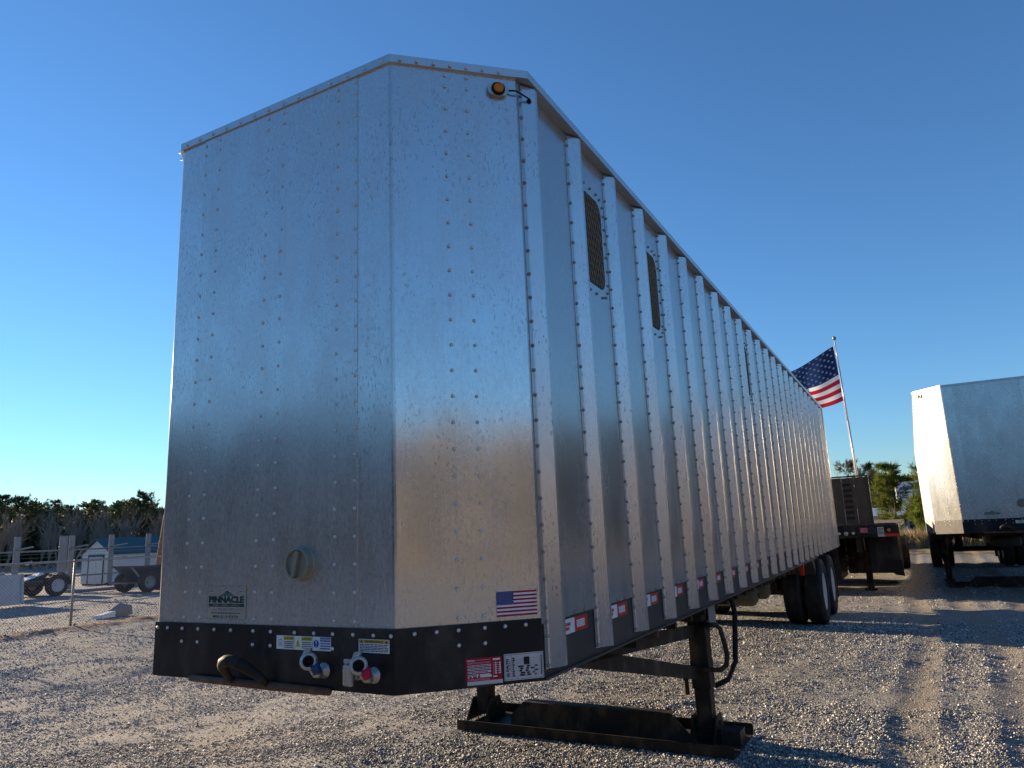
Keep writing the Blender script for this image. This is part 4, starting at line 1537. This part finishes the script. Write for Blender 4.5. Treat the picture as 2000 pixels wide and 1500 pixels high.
def trunk_mesh(h, r, mat, branches=(), bend=0.03, seed=0):
    mb = MB()
    rr = random.Random(seed)
    pts = [Vector((bend * h * math.sin(i / 6 * 2.2), bend * h * 0.5 * math.cos(i / 6 * 3) - bend * h * 0.5, h * 0.97 * i / 6)) for i in range(7)]
    mb.tube(pts, [r * (1 - 0.88 * i / 6) * (1.25 if i == 0 else 1) for i in range(7)], mat, 8)
    for a, c in branches:
        mb.tube([a, (Vector(a) + Vector(c)) / 2 + Vector((0, 0, 0.03 * h * 0.2)), c], [r * 0.22, r * 0.16, r * 0.06], mat, 4, cap=False)
    return mb

pine_proto = []
for i in range(4):
    g = np.random.default_rng(100 + i)
    h = 8.6
    V, F, br = pine_crown(h, g, low=0.22, spread=0.20, whorls=16, per=6, tufts=11, tsize=0.36, blades=8, width=0.11, upturn=0.2, rag=0.5)
    co = from_arrays('crown', V, F, M['pine'])
    to = trunk_mesh(h, 0.15, M['bark'], br[::2], seed=i).build('trunk')
    pine_proto.append((co.data, to.data))
    bpy.data.objects.remove(co)
    bpy.data.objects.remove(to)

def place_pine(k, x, y, s, rz, label, sz=1.0):
    t = thing('pine_tree', (x, y, float(H(x, y)) - 0.05), rz)
    t.scale = (s, s, s * sz)
    for nm, me in (('crown', pine_proto[k % 4][0]), ('trunk', pine_proto[k % 4][1])):
        o = bpy.data.objects.new(nm, me)
        COL.objects.link(o)
        o.parent = t
    tag(t, label, 'tree', 'pines beyond the fence')
    return t

def bare_tree(h, seed, spread=0.55, levels=4, r0=0.07, nb=4, upright=0.6):
    g = random.Random(seed)
    tr, br = MB(), MB()
    def grow(p, d, L, r, lev):
        pts = [p]
        q, dd = p.copy(), d.copy()
        n = 4 if lev < 2 else 3
        for i in range(n):
            dd = (dd + Vector((g.gauss(0, 0.12), g.gauss(0, 0.12), 0.06 * upright))).normalized()
            q = q + dd * (L / n)
            pts.append(q.copy())
        rad = [r * (1 - 0.55 * i / n) for i in range(n + 1)]
        (tr if lev == 0 else br).tube(pts, rad, M['twig'], 6 if lev == 0 else (4 if lev < 2 else 3), cap=False)
        if lev >= levels:
            return
        k = nb + (3 if lev == 0 else 0)
        for i in range(k):
            f = g.uniform(0.25 if lev == 0 else 0.2, 1.0)
            j = min(n - 1, int(f * n))
            b = pts[j].lerp(pts[j + 1], f * n - j)
            a = g.uniform(0, 2 * math.pi)
            side = Vector((math.cos(a), math.sin(a), g.uniform(-0.1, 0.6)))
            nd = (dd * upright + side * spread).normalized()
            grow(b, nd, L * g.uniform(0.42, 0.68), rad[j] * 0.55, lev + 1)
    grow(Vector((0, 0, 0)), Vector((g.gauss(0, 0.04), g.gauss(0, 0.04), 1)), h * 0.55, r0, 0)
    a, c = tr.build('trunk'), br.build('branches')
    out = (a.data, c.data)
    bpy.data.objects.remove(a)
    bpy.data.objects.remove(c)
    return out
bare_proto = [bare_tree(7.0, 30 + i, r0=0.12, levels=3, nb=6, spread=0.42, upright=1.0) for i in range(3)]

def place_bare(k, x, y, s, rz, label, group='bare trees at the wood edge', lean=0.0):
    t = thing('bare_tree', (x, y, float(H(x, y)) - 0.05), rz)
    t.rotation_euler = (lean, 0, rz)
    t.scale = (s, s, s)
    for nm, me in zip(('trunk', 'branches'), bare_proto[k % len(bare_proto)]):
        o = bpy.data.objects.new(nm, me)
        COL.objects.link(o)
        o.parent = t
    tag(t, label, 'tree', group)
    return t

# wood edge at the left, each tree its own
def left_line(px, back=0.0):
    f = (px - 10) / 265.0
    x, y = -77.84 + 6.19 * f, 37.41 + 10.6 * f
    d = Vector((x - CAM.x, y - CAM.y)).normalized()
    return x + d.x * back, y + d.y * back
ordn = ['first', 'second', 'third', 'fourth', 'fifth', 'sixth', 'seventh', 'eighth', 'ninth', 'tenth', 'eleventh', 'twelfth']
for i, (px, top, sz, bk) in enumerate(((6, 7.3, 1.0, 0), (42, 7.3, 1.0, 1), (68, 6.7, 0.95, 3), (104, 6.8, 1.0, 0), (132, 6.3, 0.9, 3), (158, 5.6, 0.9, 5), (187, 6.7, 1.0, 1), (216, 5.9, 0.9, 3), (258, 6.9, 1.05, 2), (280, 7.6, 1.05, 0), (304, 6.3, 1.0, 2))):
    x, y = left_line(px, bk)
    place_pine(i, x, y, top / 8.6 * 1.02, i * 1.7, 'dark pine, %s from the left edge, behind the yard fence' % ordn[i])
bare_px = [(4, 0.86, -9), (14, 0.82, -6), (24, 0.92, -10), (33, 0.86, -8), (50, 0.70, -10), (84, 0.74, -7), (98, 0.78, -9), (118, 0.92, -6), (134, 0.74, -9), (146, 0.85, -5), (166, 0.98, -4), (178, 0.80, -10), (200, 0.85, -6), (222, 0.92, -5), (236, 0.85, -9), (252, 0.92, -6), (268, 0.76, -10), (300, 0.95, -6), (312, 0.85, -8)]
ordn += ['thirteenth', 'fourteenth', 'fifteenth', 'sixteenth', 'seventeenth', 'eighteenth', 'nineteenth']
for i, (px, s, bk) in enumerate(bare_px):
    x, y = left_line(px, bk)
    place_bare(i, x, y, s, i * 2.1, 'leafless grey tree, %s from the left edge, before the pines' % ordn[i])

# the far wood all round the yard reads as one mass
def woodland():
    g = np.random.default_rng(55)
    protos = []
    for i in range(5):
        V, F, _ = pine_crown(9.0, np.random.default_rng(200 + i), low=0.05, spread=0.21, whorls=9, per=4, tufts=3, tsize=1.1, blades=3, width=0.34, upturn=0.15, rag=0.45)
        protos.append((V, F))
    cam = np.array([CAM.x, CAM.y])
    spots = []
    for a in np.arange(-180, 180, 0.62):
        for row in range(3):
            ang = a + g.uniform(-0.3, 0.3)
            if -9 < ang < 12:
                d, h = 165 + row * 9, 8.6
            elif -72 < ang < -9:
                d, h = 108 + row * 8, 6.8
            elif 12 <= ang < 60:
                d, h = 70 + row * 6, 10.5
            elif 60 <= ang < 120:
                d, h = 62 + row * 5, 10.5
            elif ang >= 120 or ang < -110:
                d, h = 50 + row * 5, 9.3
                if (int(a * 10) % 2):
                    continue
            else:
                d, h = 110 + row * 8, 7.0
            if row == 2 and -180 <= ang < -72:
                continue
            d += g.uniform(-3, 3)
            spots.append((cam[0] + d * math.sin(R(ang)), cam[1] + d * math.cos(R(ang)), h * g.uniform(0.78, 1.12), g.uniform(0, 6.28)))
    for y in np.arange(-46, -4, 1.1):  # unseen low hedge added to shade the ground mirrored in the trailer front
        spots.append((-18 + g.uniform(-1.5, 1.5), y + g.uniform(-0.4, 0.4), 4.3 * g.uniform(0.8, 1.1), g.uniform(0, 6.28)))
    def mass(sel, mat, name, label):
        Vs, Fs, n0 = [], [], 0
        for x, y, h, rz in sel:
            V, F = protos[g.integers(0, 5)]
            s = h / 9.0
            c, q = math.cos(rz), math.sin(rz)
            W = np.stack([(V[:, 0] * c - V[:, 1] * q) * s * 1.15 + x, (V[:, 0] * q + V[:, 1] * c) * s * 1.15 + y, V[:, 2] * s], 1)
            Vs.append(W)
            Fs.append(F + n0)
            n0 += len(V)
        o = from_arrays(name, np.concatenate(Vs), np.concatenate(Fs), mat)
        tag(o, label, 'woodland', kind='stuff')
    hard = [q for q in spots if q[0] > 30]
    mixed = [q for q in spots if q[1] < 2 and q[0] <= 30]
    pine = [q for q in spots if not (q[1] < 2 or q[0] > 30)]
    mass(pine, M['pine'], 'pine_woodland', 'distant dark pine wood closing off the far side of the yard')
    mass(mixed, M['shade_wood'], 'reflected_thicket', 'unseen grey thicket and shading hedge added behind the camera for reflections')
    mass(hard, M['hardwood'], 'hardwood_woodland', 'unseen tan hardwood thicket right of the yard, lightened for warm reflections')
woodland()

# young pines, brush and bare trees behind the second row
def young_pine(x, y, h, seed, label, spread=0.27, dark=False):
    g = np.random.default_rng(seed)
    V, F, br = pine_crown(h, g, low=0.10, spread=spread, whorls=9, per=6, tufts=12, tsize=0.36, blades=12, width=0.05, upturn=0.55, rag=0.25)
    t = thing('young_pine', (x, y, float(H(x, y)) - 0.03))
    from_arrays('crown', V, F, M['pine'] if dark else M['pine_young'], t)
    trunk_mesh(h, 0.06, M['bark'], br[::2], seed=seed).build('trunk', t)
    tag(t, label, 'tree', 'young pines on the bank')
young_pine(1.72, 45.4, 4.0, 1, 'bright green young pine between the flatbed and the white box truck', 0.24)
young_pine(3.95, 44.5, 4.1, 2, 'bushy young pine half hidden behind the sunlit trailer corner', 0.30)
young_pine(3.25, 43.0, 2.2, 3, 'low dark young pine in front of the white box truck', 0.40)
young_pine(4.7, 46.0, 4.6, 6, 'young pine wholly behind the sunlit trailer corner', 0.28)
for i, (x, y, h, lab) in enumerate(((-2.2, 72, 6.4, 'dark pine rising left of the flagpole base'), (-0.55, 73, 6.0, 'dark pine rising right of the flagpole base'), (0.3, 78, 4.9, 'dark low pine between flagpole and bright young pine'))):
    young_pine(x, y, h, 20 + i, lab, 0.24, True)
bare_proto += [bare_tree(13.0, 77, r0=0.16, levels=4, nb=5, spread=0.75, upright=0.7), bare_tree(9.0, 78, r0=0.09, levels=4, nb=4, spread=0.8, upright=0.6)]
place_bare(3, 13.0, 57.0, 1.22, 0.6, 'tall bare tree whose twigs show above the right-hand trailer', 'bare trees behind the trailers')
place_bare(4, -2.6, 58.0, 0.78, 1.0, 'bare tree with fine twigs beside the rear of the big trailer', 'bare trees behind the trailers')

def dry_brush():
    g = np.random.default_rng(9)
    n = 9000
    x = g.uniform(-6, 14, n)
    y = 34.2 + g.gamma(1.6, 1.6, n)
    z = H(x, y)
    hh = g.uniform(0.25, 1.0, n) * (0.5 + 0.6 * vnoise(x * 0.9, y * 0.9, 31))
    a = g.uniform(0, 6.28, n)
    lean = g.normal(0, 0.22, (n, 2)) * hh[:, None]
    w = 0.018
    b = np.stack([x, y, z - 0.02], 1)
    s = np.stack([np.cos(a) * w, np.sin(a) * w, np.zeros(n)], 1)
    m = b + np.stack([lean[:, 0] * 0.35, lean[:, 1] * 0.35, hh * 0.6], 1)
    tp = b + np.stack([lean[:, 0], lean[:, 1], hh], 1)
    V = np.stack([b - s, b + s, m + s * 0.7, tp, m - s * 0.7], 1).reshape(-1, 3)
    F = np.arange(n * 5).reshape(-1, 5)
    o = from_arrays('dry_brush', V, F, M['drygrass'])
    tag(o, 'tall dead tan grass on the bank behind the trailers', 'grass', kind='stuff')
dry_brush()

# white box truck and low shed far behind
def box_truck():
    t = thing('box_truck', (1.2, 87.0, 0))
    wm = paint('white_truck_paint', (0.84, 0.84, 0.85), 0.4, dust_amt=0.2)
    mb = MB()
    mb.box(0, 2.6, 0, 7.5, 1.1, 5.2, wm)
    b_ = mb.build('cargo_box', t, bevel=0.12)
    mb = MB()
    mb.box(-0.02, -0.005, 0.3, 7.2, 4.9, 5.0, M['noticeblue'])
    mb.box(0.25, 2.55, -0.02, -0.005, 4.05, 4.13, M['noticeblue'])
    mb.build('stripe', b_)
    p = Print((0.45, 0, 4.35), (1, 0, 0), (0, 0, 1), 0.006)
    p.lines(0, 0, 2.0, 0.32, 1, M['noticeblue'], 0, 0.9, 81)
    p.lines(0.25, -0.95, 0.75, -0.5, 2, M['noticeblue'], 0, 0.8, 82)
    p.build('lettering', b_)['kind'] = 'stuff'
    mb = MB()
    mb.box(0.1, 2.5, 0.2, 7.3, 0.75, 1.1, M['steel'])
    mb.build('chassis', t)
    for x in (0.25, 2.35):
        for y in (1.2, 6.0):
            mb = MB()
            mb.lathe((x - 0.12, y, 0.48), (1, 0, 0), [(0.30, 0), (0.46, 0.0), (0.48, 0.05), (0.48, 0.20), (0.46, 0.24), (0.30, 0.24)], M['tyre'], 20)
            mb.build('tyre', t, smooth=False)
    tag(t, 'white box truck with blue lettering seen between the young pines', 'truck')
box_truck()

def low_shed():
    t = thing('metal_shed', (-3.2, 60, 0))
    sm = paint('pale_blue_metal', (0.33, 0.38, 0.42), 0.45, dust_amt=0.3)
    wm = paint('grey_metal_wall', (0.55, 0.56, 0.57), 0.5, dust_amt=0.3)
    mb = MB()
    mb.box(0, 6.4, 0, 5, 0, 1.75, wm)
    mb.build('wall', t)
    mb = MB()
    mb.add([(-0.2, -0.3, 1.72), (6.6, -0.3, 1.72), (6.6, 2.5, 2.35), (-0.2, 2.5, 2.35), (-0.2, 5.3, 1.72), (6.6, 5.3, 1.72), (-0.2, -0.3, 1.66), (6.6, -0.3, 1.66), (-0.2, 5.3, 1.66), (6.6, 5.3, 1.66)],
           [(0, 1, 2, 3), (3, 2, 5, 4), (6, 7, 1, 0), (8, 4, 5, 9), (6, 0, 3, 4, 8), (7, 9, 5, 2, 1), (6, 8, 9, 7)], sm)
    mb.build('roof', t)
    for i in range(6):
        mb = MB()
        mb.box(0.5 + i * 1.0, 0.95 + i * 1.0, -0.03, -0.005, 0.5, 1.2, M['dark'])
        mb.build('window', t)
    tag(t, 'low metal shed with pale blue roof showing beyond the flatbed deck', 'shed')
low_shed()

# ------------------------------------------------------------------ chain-link fence
def build_fence():
    t = thing('chain_link_fence', (fence_x(7.5), 7.5, 0))
    org = Vector((fence_x(7.5), 7.5, 0))
    d = Vector((0.06, 1, 0)).normalized()
    hgt = 1.52
    for k in range(-2, 7):
        p = d * (3.05 * k)
        mb = MB()
        mb.tube([p + Vector((0, 0, -0.2)), p + Vector((0, 0, hgt))], 0.028, M['galv'], 10)
        po = mb.build('post', t, smooth=True)
        mb = MB()
        mb.beam(p + Vector((0, 0, hgt - 0.03)), p + Vector((0.14, 0.06, hgt + 0.24)), 0.03, 0.02, M['galv'])
        mb.build('barb_arm', po)
    a, c = d * -6.1, d * 18.3
    mb = MB()
    mb.tube([a + Vector((0, 0, hgt - 0.03)), c + Vector((0, 0, hgt - 0.03))], 0.021, M['galv'], 8)
    mb.build('top_rail', t, smooth=True)
    for i, (o, z) in enumerate(((0.05, 0.08), (0.09, 0.16), (0.135, 0.235))):
        mb = MB()
        mb.tube([a + Vector((o, 0.02, hgt + z)), c + Vector((o, 0.02, hgt + z))], 0.0035, M['galv'], 4)
        mb.build('barbed_wire', t)
    mb = MB()
    step, ztop = 0.068, hgt - 0.05
    L = 24.4
    n = int((L + ztop) / step)
    for i in range(-int(ztop / step), n):
        for s in (1, -1):
            y0, y1, z0, z1 = i * step, i * step + ztop * 0.9, 0.03, ztop
            if y1 < 0 or y0 > L:
                continue
            if s < 0:
                y0, y1 = y1, y0
            q0 = a + d * min(max(y0, 0), L) + Vector((0.025, 0, z0))
            q1 = a + d * min(max(y1, 0), L) + Vector((0.025, 0, z1))
            mb.tube([q0, q1], 0.0032, M['wire'], 3, cap=False)
    mb.build('wire_mesh', t, kind='stuff')
    tag(t, 'grey chain-link fence with slanted barb arm along the left of the yard', 'fence')
build_fence()

# ------------------------------------------------------------------ yard clutter beyond the fence
def build_rack():
    t = thing('cantilever_rack', (-29.6, 17.0, 0))
    for i, y in enumerate((14.12, 15.98, 16.34, 18.14, 19.98, 21.8)):
        mb = MB()
        w = 0.10 if i != 1 else 0.15
        mb.box(-0.06, 0.06, y - 17 - w, y - 17 + w, 0, 2.36, M['galv'])
        up = mb.build('upright', t, bevel=0.01)
        if i == 1:
            continue
        for z in (0.62, 1.26, 1.84):
            mb = MB()
            mb.beam((0.06, y - 17, z), (1.15, y - 17, z + 0.09), 0.07, 0.06, M['galv'])
            mb.build('arm', up)
    for z in (0.62, 1.28, 1.74):
        mb = MB()
        mb.tube([(-0.09, -8, z), (-0.09, 6, z + 0.02)], 0.035, M['galv'], 8)
        mb.build('rail', t, smooth=True)
    mb = MB()
    mb.box(-0.3, 1.3, -1.3, 1.6, 0.0, 0.10, M['galv'])
    mb.build('base', t, bevel=0.01)
    tag(t, 'galvanised cantilever storage rack of tall uprights beyond the fence', 'rack')
build_rack()

def build_shed():
    t = thing('garden_shed', (-32.5, 19.3, 0))
    sid = paint('white_siding', (0.62, 0.62, 0.61), 0.6, dust=(0.4, 0.38, 0.34), dust_amt=0.3)
    roofm = paint('green_metal_roof', (0.012, 0.065, 0.075), 0.5, dust=(0.05, 0.09, 0.09), dust_amt=0.4)
    W, D, E, P = 1.2, 5.2, 1.50, 2.18
    mb = MB()
    mb.add([(-W, 0, 0.08), (W, 0, 0.08), (W, 0, E), (0, 0, P), (-W, 0, E), (-W, D, 0.08), (W, D, 0.08), (W, D, E), (0, D, P), (-W, D, E)],
           [(0, 1, 2, 3, 4), (5, 9, 8, 7, 6), (1, 6, 7, 2), (0, 4, 9, 5), (0, 5, 6, 1), (2, 7, 8, 3), (3, 8, 9, 4)], sid)
    wl = mb.build('wall', t)
    for i in range(12):
        z = 0.14 + i * 0.115
        mb = MB()
        mb.add([(W, 0.02, z), (W, D - 0.02, z), (W + 0.016, D - 0.02, z), (W + 0.016, 0.02, z), (W, 0.02, z + 0.108), (W, D - 0.02, z + 0.108)],
               [(0, 3, 2, 1), (3, 4, 5, 2), (0, 4, 3), (1, 2, 5)], sid)
        mb.add([(-W + 0.02, 0, z), (-0.58, 0, z), (-0.58, -0.016, z), (-W + 0.02, -0.016, z), (-W + 0.02, 0, z + 0.108), (-0.58, 0, z + 0.108)], [(0, 1, 2, 3), (3, 2, 5, 4), (0, 3, 4), (1, 5, 2)], sid)
        mb.add([(0.58, 0, z), (W - 0.02, 0, z), (W - 0.02, -0.016, z), (0.58, -0.016, z), (0.58, 0, z + 0.108), (W - 0.02, 0, z + 0.108)], [(0, 1, 2, 3), (3, 2, 5, 4), (0, 3, 4), (1, 5, 2)], sid)
        mb.build('siding_board', t)
    for s in (1, -1):
        mb = MB()
        a, c = Vector((0, -0.15, P + 0.03)), Vector((s * (W + 0.14), -0.15, E - 0.05))
        e = Vector((0, D + 0.3, 0))
        up = Vector((s * 0.03, 0, 0.05))
        mb.add([a, c, c + e, a + e, a + up, c + up, c + e + up, a + e + up], [(0, 1, 2, 3), (7, 6, 5, 4), (0, 4, 5, 1), (1, 5, 6, 2), (2, 6, 7, 3), (3, 7, 4, 0)], roofm)
        mb.build('roof_panel', t)
    for x0, x1 in ((-0.56, -0.01), (0.01, 0.56)):
        mb = MB()
        mb.box(x0, x1, -0.035, -0.004, 0.16, 1.40, sid)
        dr = mb.build('door', t, bevel=0.006)
        mb = MB()
        for a in ((x0 + 0.01, x1 - 0.01, 1.35, 1.39), (x0 + 0.01, x0 + 0.05, 0.17, 1.35), (x1 - 0.05, x1 - 0.01, 0.17, 1.35)):
            mb.box(a[0], a[1], -0.045, -0.036, a[2], a[3], M['rail'] if a[2] > 1 else sid)
        mb.build('door_trim', dr)
    mb = MB()
    mb.box(-0.62, 0.62, -0.06, -0.02, 1.41, 1.47, M['rail'])
    for x in (-0.61, 0.575):
        mb.box(x, x + 0.035, -0.06, -0.02, 0.10, 1.409, M['rail'])
    mb.build('door_frame', t)
    mb = MB()
    for x in (-1.1, 0, 1.0):
        mb.box(x, x + 0.12, 0.02, D, 0.0, 0.079, M['bark'])
    mb.build('skids', t)
    tag(t, 'white garden shed with green metal roof and double doors beyond the fence', 'shed')
build_shed()

def wheel_simple(parent, x, y, z, r, w, axis=(0, -1, 0), rim='rim'):
    wh = MB()
    wh.lathe((x, y, z), axis, [(r * 0.56, 0), (r * 0.62, 0.012), (r * 0.93, 0.0), (r, w * 0.18), (r, w * 0.82), (r * 0.93, w), (r * 0.6, w)], M['tyre'], 24, cap=False)
    o = wh.build('tyre', parent, smooth=False)
    rm = MB()
    rm.lathe((x, y, z), axis, [(r * 0.62, w * 0.98), (r * 0.57, w * 0.9), (r * 0.52, w * 0.7), (r * 0.2, w * 0.6), (r * 0.18, w * 0.8), (0.0001, w * 0.82)], M[rim], 20, cap=False)
    rm.build('rim', o)

def hopper_trailer():
    t = thing('hopper_trailer', (-24.6, 16.6, 0))
    bl = paint('dark_blue_paint', (0.02, 0.03, 0.055), 0.35, dust=(0.10, 0.09, 0.08), dust_amt=0.4)
    mb = MB()
    top = [(-0.9, -0.95), (0.9, -0.95), (0.9, 2.2), (-0.9, 2.2)]
    bot = [(-0.55, -0.45), (0.45, -0.45), (0.45, 1.7), (-0.55, 1.7)]
    v = [(x, y, 0.42) for x, y in bot] + [(x, y, 0.98) for x, y in top]
    mb.add(v, [(0, 3, 2, 1), (0, 1, 5, 4), (1, 2, 6, 5), (2, 3, 7, 6), (3, 0, 4, 7), (4, 5, 6, 7)], bl)
    mb.build('hopper', t, bevel=0.02)
    mb = MB()
    for a, c in (((-0.9, -0.97, 1.0), (0.9, -0.97, 1.0)), ((0.92, -0.95, 1.0), (0.92, 2.2, 1.0))):
        mb.beam(a, c, 0.07, 0.07, M['rail'])
    mb.beam((0.35, -1.0, 0.98), (0.62, -0.55, 0.30), 0.07, 0.07, M['galv'])
    mb.beam((0.0, -1.8, 0.42), (0.0, 1.8, 0.36), 0.10, 0.10, M['steel'])
    mb.beam((0.4, -1.9, 0.44), (0.4, -0.4, 0.36), 0.05, 0.05, M['galv'])
    mb.build('frame', t)
    for x, y in ((0.62, -0.52), (0.62, 0.85), (-0.62, -0.52), (-0.62, 0.85)):
        w = thing('wheel', (x, y, 0))
        w.parent = t
        wheel_simple(w, 0, 0, 0.40, 0.40, 0.24, (1, 0, 0) if x > 0 else (-1, 0, 0), 'galv')
    mb = MB()
    mb.tube([(-0.6, -0.52, 0.4), (0.6, -0.52, 0.4)], 0.05, M['steel'], 8)
    mb.tube([(-0.6, 0.85, 0.4), (0.6, 0.85, 0.4)], 0.05, M['steel'], 8)
    mb.build('axle', t)
    tag(t, 'dark blue hopper trailer with black tyres beside the big trailer nose', 'trailer')
hopper_trailer()

def dolly():
    t = thing('utility_trailer', (-28.2, 14.2, 0))
    mb = MB()
    mb.box(-0.7, 0.7, -1.6, 0.9, 0.42, 0.58, M['black'])
    mb.box(-0.7, 0.7, -1.6, -1.5, 0.58, 0.95, M['black'])
    mb.box(-0.75, -0.68, -1.6, 0.9, 0.58, 0.86, M['black'])
    mb.build('bed', t, bevel=0.01)
    mb = MB()
    for k in range(9):
        a0, a1 = math.pi * k / 9, math.pi * (k + 1) / 9
        for i, a in enumerate((a0, a1)):
            pass
        q = [(0.72, 0.35 + 0.50 * math.cos(a0), 0.40 + 0.50 * math.sin(a0)), (0.98, 0.35 + 0.50 * math.cos(a0), 0.40 + 0.50 * math.sin(a0)), (0.98, 0.35 + 0.50 * math.cos(a1), 0.40 + 0.50 * math.sin(a1)), (0.72, 0.35 + 0.50 * math.cos(a1), 0.40 + 0.50 * math.sin(a1))]
        q2 = [(a_[0], 0.35 + (a_[1] - 0.35) * 0.96, 0.40 + (a_[2] - 0.40) * 0.96) for a_ in q]
        mb.add(q + q2, [(0, 1, 2, 3), (7, 6, 5, 4), (0, 4, 5, 1), (1, 5, 6, 2), (2, 6, 7, 3), (3, 7, 4, 0)], M['rubber'])
    mb.build('mud_guard', t)
    for x, ax in ((0.74, (1, 0, 0)), (-0.74, (-1, 0, 0))):
        w = thing('wheel', (x, 0.35, 0))
        w.parent = t
        wheel_simple(w, 0, 0, 0.40, 0.42, 0.22, ax)
    mb = MB()
    mb.add([(0.0, -0.9, 0.60), (0.55, -0.9, 0.60), (0.55, 0.0, 0.90), (0.0, 0.0, 0.90), (0.0, -0.9, 0.55), (0.55, -0.9, 0.55), (0.55, 0.0, 0.85), (0.0, 0.0, 0.85)], [(0, 1, 2, 3), (7, 6, 5, 4), (0, 4, 5, 1), (1, 5, 6, 2), (2, 6, 7, 3), (3, 7, 4, 0)], M['white'])
    mb.build('ramp', t)
    tag(t, 'black utility trailer with white wheel rim left of the shed', 'trailer')
dolly()

def leaning_gate():
    t = thing('metal_gate', (-24.0, 10.6, 0))
    gm_ = paint('grey_sheet', (0.40, 0.41, 0.43), 0.5, dust=(0.25, 0.24, 0.23), dust_amt=0.35, metallic=0.2)
    for i in range(7):
        mb = MB()
        y = -1.2 + i * 0.3
        mb.box(0.0, 0.025, y + 0.004, y + 0.296, 0.10, 0.90, gm_)
        o = mb.build('gate_sheet', t)
    mb = MB()
    for z0, z1 in ((0.02, 0.10), (0.90, 1.02)):
        mb.box(-0.02, 0.05, -1.25, 0.95, z0, z1, gm_)
    mb.box(-0.02, 0.05, 0.90, 0.99, 0.02, 1.02, gm_)
    mb.beam((0.035, -0.9, 0.12), (0.035, 0.6, 0.90), 0.03, 0.05, gm_, up=(1, 0, 0))
    mb.build('gate_frame', t)
    t.rotation_euler = (0, R(-9), R(0))
    tag(t, 'grey sheet metal gate leaning at the left edge behind the fence', 'gate')
leaning_gate()

def dumped_box():
    t = thing('discarded_crate', (-15.6, 9.35, float(H(-15.6, 9.35)) + 0.02), R(14))
    gr = paint('weathered_grey_plastic', (0.20, 0.20, 0.195), 0.7, dust_amt=0.5)
    mb = MB()
    v = [(-0.18, -0.05, 0.0), (0.18, -0.05, 0.0), (0.18, 0.5, 0.0), (-0.18, 0.5, 0.0), (-0.16, 0.0, 0.13), (0.16, 0.0, 0.15), (0.17, 0.46, 0.24), (-0.16, 0.42, 0.27), (0.0, 0.2, 0.32)]
    mb.add(v, [(0, 3, 2, 1), (0, 1, 5, 4), (1, 2, 6, 5), (2, 3, 7, 6), (3, 0, 4, 7), (4, 5, 8), (5, 6, 8), (6, 7, 8), (7, 4, 8)], gr)
    mb.build('crate_body', t, bevel=0.012)
    mb = MB()
    v = [(-0.14, -0.55, 0.0), (0.18, -0.50, 0.0), (0.16, -0.06, 0.0), (-0.14, -0.06, 0.0), (-0.12, -0.50, 0.07), (0.15, -0.46, 0.10), (0.15, -0.06, 0.15), (-0.12, -0.06, 0.14)]
    mb.add(v, [(0, 3, 2, 1), (0, 1, 5, 4), (1, 2, 6, 5), (2, 3, 7, 6), (3, 0, 4, 7), (4, 5, 6, 7)], M['white'])
    mb.build('white_lining', t, bevel=0.02)
    tag(t, 'discarded grey crate with white lining lying at the foot of the fence', 'crate')
dumped_box()

def orange_boom():
    t = thing('loader_boom', (-26.0, 18.05, 0))
    om = paint('orange_paint', (0.42, 0.13, 0.05), 0.5, dust=(0.25, 0.12, 0.07), dust_amt=0.5)
    mb = MB()
    mb.beam((0, -0.12, 0.30), (0, 0.25, 3.1), 0.16, 0.22, om)
    mb.build('boom', t, bevel=0.01)
    mb = MB()
    mb.box(-0.5, 0.5, -0.3, 1.2, 0.0, 0.34, om)
    mb.build('base', t, bevel=0.02)
    mb = MB()
    mb.beam((0, 0.9, 0.34), (0, 0.12, 1.9), 0.08, 0.08, M['steel'])
    mb.build('strut', t)
    tag(t, 'orange boom standing just left of the big trailer nose', 'boom')
orange_boom()
